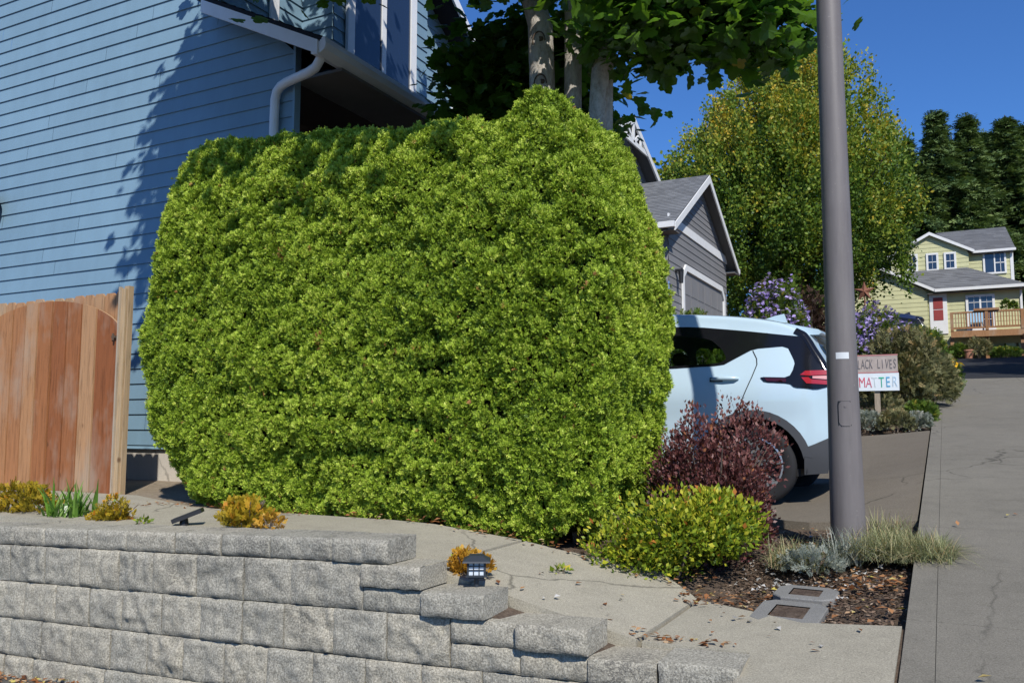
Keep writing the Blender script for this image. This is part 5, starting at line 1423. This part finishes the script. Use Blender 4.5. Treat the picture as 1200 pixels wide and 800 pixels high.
    line([(.93, 1.13), (.93, .34)]); line([(.46, .36), (.93, .34), (2.1, .34)]); line([(-.10, 1.42), (-.18, 1.30)])
    seam.build('door_seam', MT['interior'], root)
    for hx in (.22, 1.10):
        for s in (-1, 1):
            m = MB(); h = lambda x, o, z: (x, s*(half_width(x, z)+o), z)
            m.tube([h(hx-.11, .006, 1.035), h(hx-.09, .028, 1.037), h(hx, .034, 1.038), h(hx+.09, .026, 1.036), h(hx+.115, .006, 1.032)], [.012, .016, .018, .016, .010], 8); m.build('door_handle', MT[paint], root, True)
            m = MB(); m.face([h(hx+.02, .005, 1.012), h(hx+.13, .005, 1.012), h(hx+.13, .005, 1.05), h(hx+.02, .005, 1.05)]); m.build('handle_recess', MT['interior'], root)
    # spoiler, rear window, fin, rear glass
    m = MB(); rows = []
    for u in np.linspace(-1, 1, 13):
        w = .60*u; bx = .03*(1-u*u)
        rows.append([(-.24-bx*.3, w, 1.505), (-.36-bx, w, 1.475), (-.50-bx, w, 1.432+.01), (-.525-bx, w, 1.415), (-.50-bx, w, 1.398), (-.40-bx, w, 1.40), (-.30, w, 1.44)])
    m.grid(rows); m.face(rows[0]); m.face(rows[-1][::-1]); m.build('spoiler', MT[paint], root, True)
    m = MB(); m.grid([[(x-.048*(1-u*u)-.004+.05*abs(u)**9, u*hw, z) for u in np.linspace(-1, 1, 21)] for x, z, hw in ((-.425, 1.395, .665), (-.49, 1.285, .695), (-.555, 1.175, .725), (-.605, 1.07, .745))]); m.build('rear_window', MT['gloss_black'], root, True)
    m = MB(); m.grid([[(x-.048*(1-u*u)-.010, u*hw, z) for u in np.linspace(-1, 1, 9)] for x, z, hw in ((-.635, .72, .45), (-.625, .80, .45), (-.617, .88, .45))]); m.build('tailgate_panel', MT[paint], root, True)
    m = MB(); m.grid([[(x-.05*(1-u*u)-.012, u*.72, z) for u in np.linspace(-1, 1, 9)] for x, z in ((-.575, .34), (-.63, .48), (-.643, .60))]); m.build('rear_bumper', MT['cladding'], root, True)
    m = MB(); prism(m, [(-.16, -.02, 1.58), (.10, -.02, 1.60), (-.05, -.015, 1.645), (-.135, -.012, 1.66)], (0, .035, 0)); m.build('roof_fin', MT[paint], root)
    m = MB(); m.grid([[(x+.045*(1-u*u)*.6+.004, u*hw, z+.045*(1-u*u)*.6+.004) for u in np.linspace(-1, 1, 9)] for x, z, hw in ((1.68, 1.57, .56), (1.98, 1.41, .62), (2.33, 1.19, .68))]); m.build('windscreen', MT['gloss_black'], root, True)
    m = MB(); m.grid([[(3.51+.045*(1-u*u)+.012, u*.5, z) for u in np.linspace(-1, 1, 7)] for z in (.45, .6)]); m.build('front_grille', MT['cladding'], root, True)
    part('headlight', 'frost', [(3.1, .86), (3.35, .80), (3.42, .74), (3.15, .80)], .006)
    # cabin
    m = MB(); m.box(-.35, 3.2, -.78, .78, .24, .30); m.box(-.40, -.28, -.6, .6, .3, 1.12); m.build('floor', MT['interior'], root)
    for y in (-.38, .38):
        m = MB(); m.box(.25, .75, y-.27, y+.27, .45, .62); prism(m, [(.10, y-.26, .6), (.28, y-.26, .6), (.14, y-.26, 1.20), (.02, y-.26, 1.20)], (0, .52, 0)); m.build('seat', MT['interior'], root)
        m = MB(); m.box(1.15, 1.65, y-.26, y+.26, .45, .62); prism(m, [(1.0, y-.25, .6), (1.2, y-.25, .6), (1.04, y-.25, 1.18), (.92, y-.25, 1.18)], (0, .50, 0)); m.tube([(.94, y-.1, 1.3), (.94, y+.1, 1.3)], .07, 8); m.build('seat', MT['interior'], root)
    # wheel wells and wheels
    for cx in (0, 2.675):
        for s in (-1, 1):
            m = MB(); rows = [[(cx+.41*math.cos(t), s*y, .32+.41*math.sin(t)) for t in np.linspace(-.12, math.pi+.12, 20)] for y in (.84, .5)]
            m.grid(rows); m.face(rows[1]); m.build('wheel_well', MT['interior'], root)
        for s in (-1, 1):
            w = thing_part('wheel', root, (cx, s*.745, .325))
            m = MB(); T = [(.215, -.09), (.24, -.105), (.29, -.108), (.315, -.095), (.325, -.07), (.325, .07), (.315, .095), (.29, .108), (.24, .105), (.215, .09)]
            m.lathe(T, 40, axis='y'); m.build('tyre', MT['rubber'], w, True)
            m = MB(); q = s
            m.lathe([(.225, .095*q), (.225, .10*q), (.212, .102*q), (.205, .08*q), (.20, -.02*q)], 40, axis='y')
            m.lathe([(.0, .075*q), (.05, .078*q), (.06, .06*q)], 16, axis='y')
            for k in range(5):
                a = 2*math.pi*k/5+.3
                for d in (-.17, .17):
                    c0 = Vector((math.cos(a)*.05, .068*q, math.sin(a)*.05)); c1 = Vector((math.cos(a+d)*.21, .088*q, math.sin(a+d)*.21))
                    beam(m, c0, c1, .016, .036, (-math.sin(a), 0, math.cos(a)))
            m.build('rim', MT['alloy'], w)
            m = MB(); m.lathe([(0, .02*q), (.20, .02*q), (.205, .0)], 24, axis='y'); m.build('brake_disc', MT['dark_alloy'], w)
    return root
def thing_part(name, parent, loc):
    o = bpy.data.objects.new(name, None); COL.objects.link(o); o.parent = parent; o.location = loc; return o
hatchback('pale blue electric hatchback parked in the driveway behind the hedge', (-1.43, 8.03, .60), R(180), 'car_paint')
hatchback('dark blue car parked beyond the purple asters', (-1.1, 30.2, 3.02), R(180), 'car_blue', 1.12)

# ------------------------------------------------------------------ litter, bark chips, pebbles
def flecks(name, regions, size, mat, kind_label, tpl=None, lift=.012, tilt=.35):
    Ps = []; 
    for (x0, x1, y0, y1, n, dz) in regions:
        for i in range(n):
            x, y = random.uniform(x0, x1), random.uniform(y0, y1); Ps.append((x, y, G(x, y)+dz+random.uniform(0, lift)))
    P = np.array(Ps); n = len(P)
    V, k, r = scatter(P, rvec(n)*np.array([1, 1, .15]), UP+rvec(n)*tilt, size*RNG.uniform(.5, 1.3, n), tpl or [tpl_leaf(.32, .12), tpl_leaf(.2, .06)], RNG.random(n))
    o = bulk(name, V, k, r, MT[mat]); o['kind'] = 'stuff'; o['label'] = kind_label
    return o
flecks('bark_chips', [(-1.15, -.22, 4.3, 6.2, 4700, -.045), (-.62, -.22, 4.1, 4.3, 300, -.045), (-2.0, -1.15, 4.85, 5.5, 500, -.045)], .030, 'chips', 'brown bark chips covering the bed', [tpl_leaf(.16, .05), tpl_leaf(.25, .1)])
flecks('fallen_leaves', [(-.9, -.25, 4.3, 4.9, 110, -.035), (-.65, -.24, 4.75, 5.0, 90, -.02), (-1.0, -.3, 5.0, 6.3, 90, -.03), (-1.3, -.85, 4.3, 4.6, 90, .005), (-2.6, -1.2, 4.55, 4.9, 130, .005),
                         (-5.5, -2.3, 4.5, 4.75, 170, .005), (-1.3, -.8, 3.64, 3.72, 40, .005), (-2.0, -.3, 3.65, 4.2, 22, .006), (-5.3, -4.5, 3.2, 3.38, 150, -.01), (-.3, 1.3, 3.5, 7, 10, .008), (-6.9, -5.6, 5.1, 6.3, 90, -.03), (-1.2, -.3, 12.0, 12.6, 60, -.02)], .040, 'litter', 'fallen brown leaves along path edges and in the bed')
flecks('pebbles', [(-1.1, -.35, 4.75, 5.35, 150, -.03), (-.9, -.3, 5.6, 6.3, 60, -.03), (-6.9, -5.5, 5.2, 6.3, 160, -.04), (-1.0, -.5, 4.5, 5.0, 50, -.03), (-1.2, -.3, 12.0, 12.7, 50, -.02), (-2, .0, 3.7, 4.1, 8, .004)], .026, 'pebbles', 'pale stones scattered among plants', [tpl_leaf(.45, .3), tpl_leaf(.4, .2)])
flecks('dry_grass', [(-7.2, -5.3, 5.1, 6.35, 1500, -.05)], .06, 'grass', 'dry grass tufts between gate and house wall', [tpl_leaf(.05, .0)], tilt=3.0)
for i, (x, y, lb) in enumerate(((-2.28, 3.9, 'small green weed in the path joint near lantern'), (-4.45, 3.72, 'small yellow-green weed at wall edge near spotlight'), (-1.85, 4.2, 'tiny weed sprig in middle of the path'))):
    shrub('weed', lb, 'weed', x, y, .05, .04, .035, 26, .035, 'lime_shrub', seed=60+i, zb=G(x, y), stems=2)

# ------------------------------------------------------------------ light, sky, camera
EL, AZ = R(44), R(140)          # azimuth clockwise from +Y
w = bpy.data.worlds.new('World'); S.world = w; w.use_nodes = True
nt = w.node_tree; nt.nodes.clear()
sky = nt.nodes.new('ShaderNodeTexSky'); sky.sky_type = 'NISHITA'; sky.sun_disc = False
sky.sun_elevation = EL; sky.sun_rotation = AZ; sky.air_density = 1.0; sky.dust_density = .1; sky.ozone_density = 5.0; sky.altitude = 0
bg = nt.nodes.new('ShaderNodeBackground'); bg.inputs['Strength'].default_value = .125
wo = nt.nodes.new('ShaderNodeOutputWorld'); L(nt, mix(nt, 1.0, sky.outputs[0], (.46, .76, 1.14), 'MULTIPLY'), bg.inputs[0]); L(nt, bg.outputs[0], wo.inputs[0])
sd = bpy.data.lights.new('sun', 'SUN'); sd.energy = 5.0; sd.angle = R(.53); sd.color = (1, .96, .89)
so = bpy.data.objects.new('sun', sd); COL.objects.link(so); so.location = (10, -12, 15)
to_sun = Vector((math.sin(AZ)*math.cos(EL), math.cos(AZ)*math.cos(EL), math.sin(EL)))
so.rotation_euler = to_sun.to_track_quat('Z', 'Y').to_euler()
cd = bpy.data.cameras.new('camera'); cd.sensor_width = 36; cd.lens = 30.0; cd.clip_start = .05; cd.clip_end = 2000
co = bpy.data.objects.new('camera', cd); COL.objects.link(co); co.location = (0, 0, 1.25)
co.rotation_euler = (R(90)+math.atan(.098), 0, R(27)); S.camera = co
S.view_settings.view_transform = 'Standard'; S.view_settings.look = 'None'; S.view_settings.exposure = 0
S.cycles.use_denoising = True
S.cycles.max_bounces = 6; S.cycles.transparent_max_bounces = 8
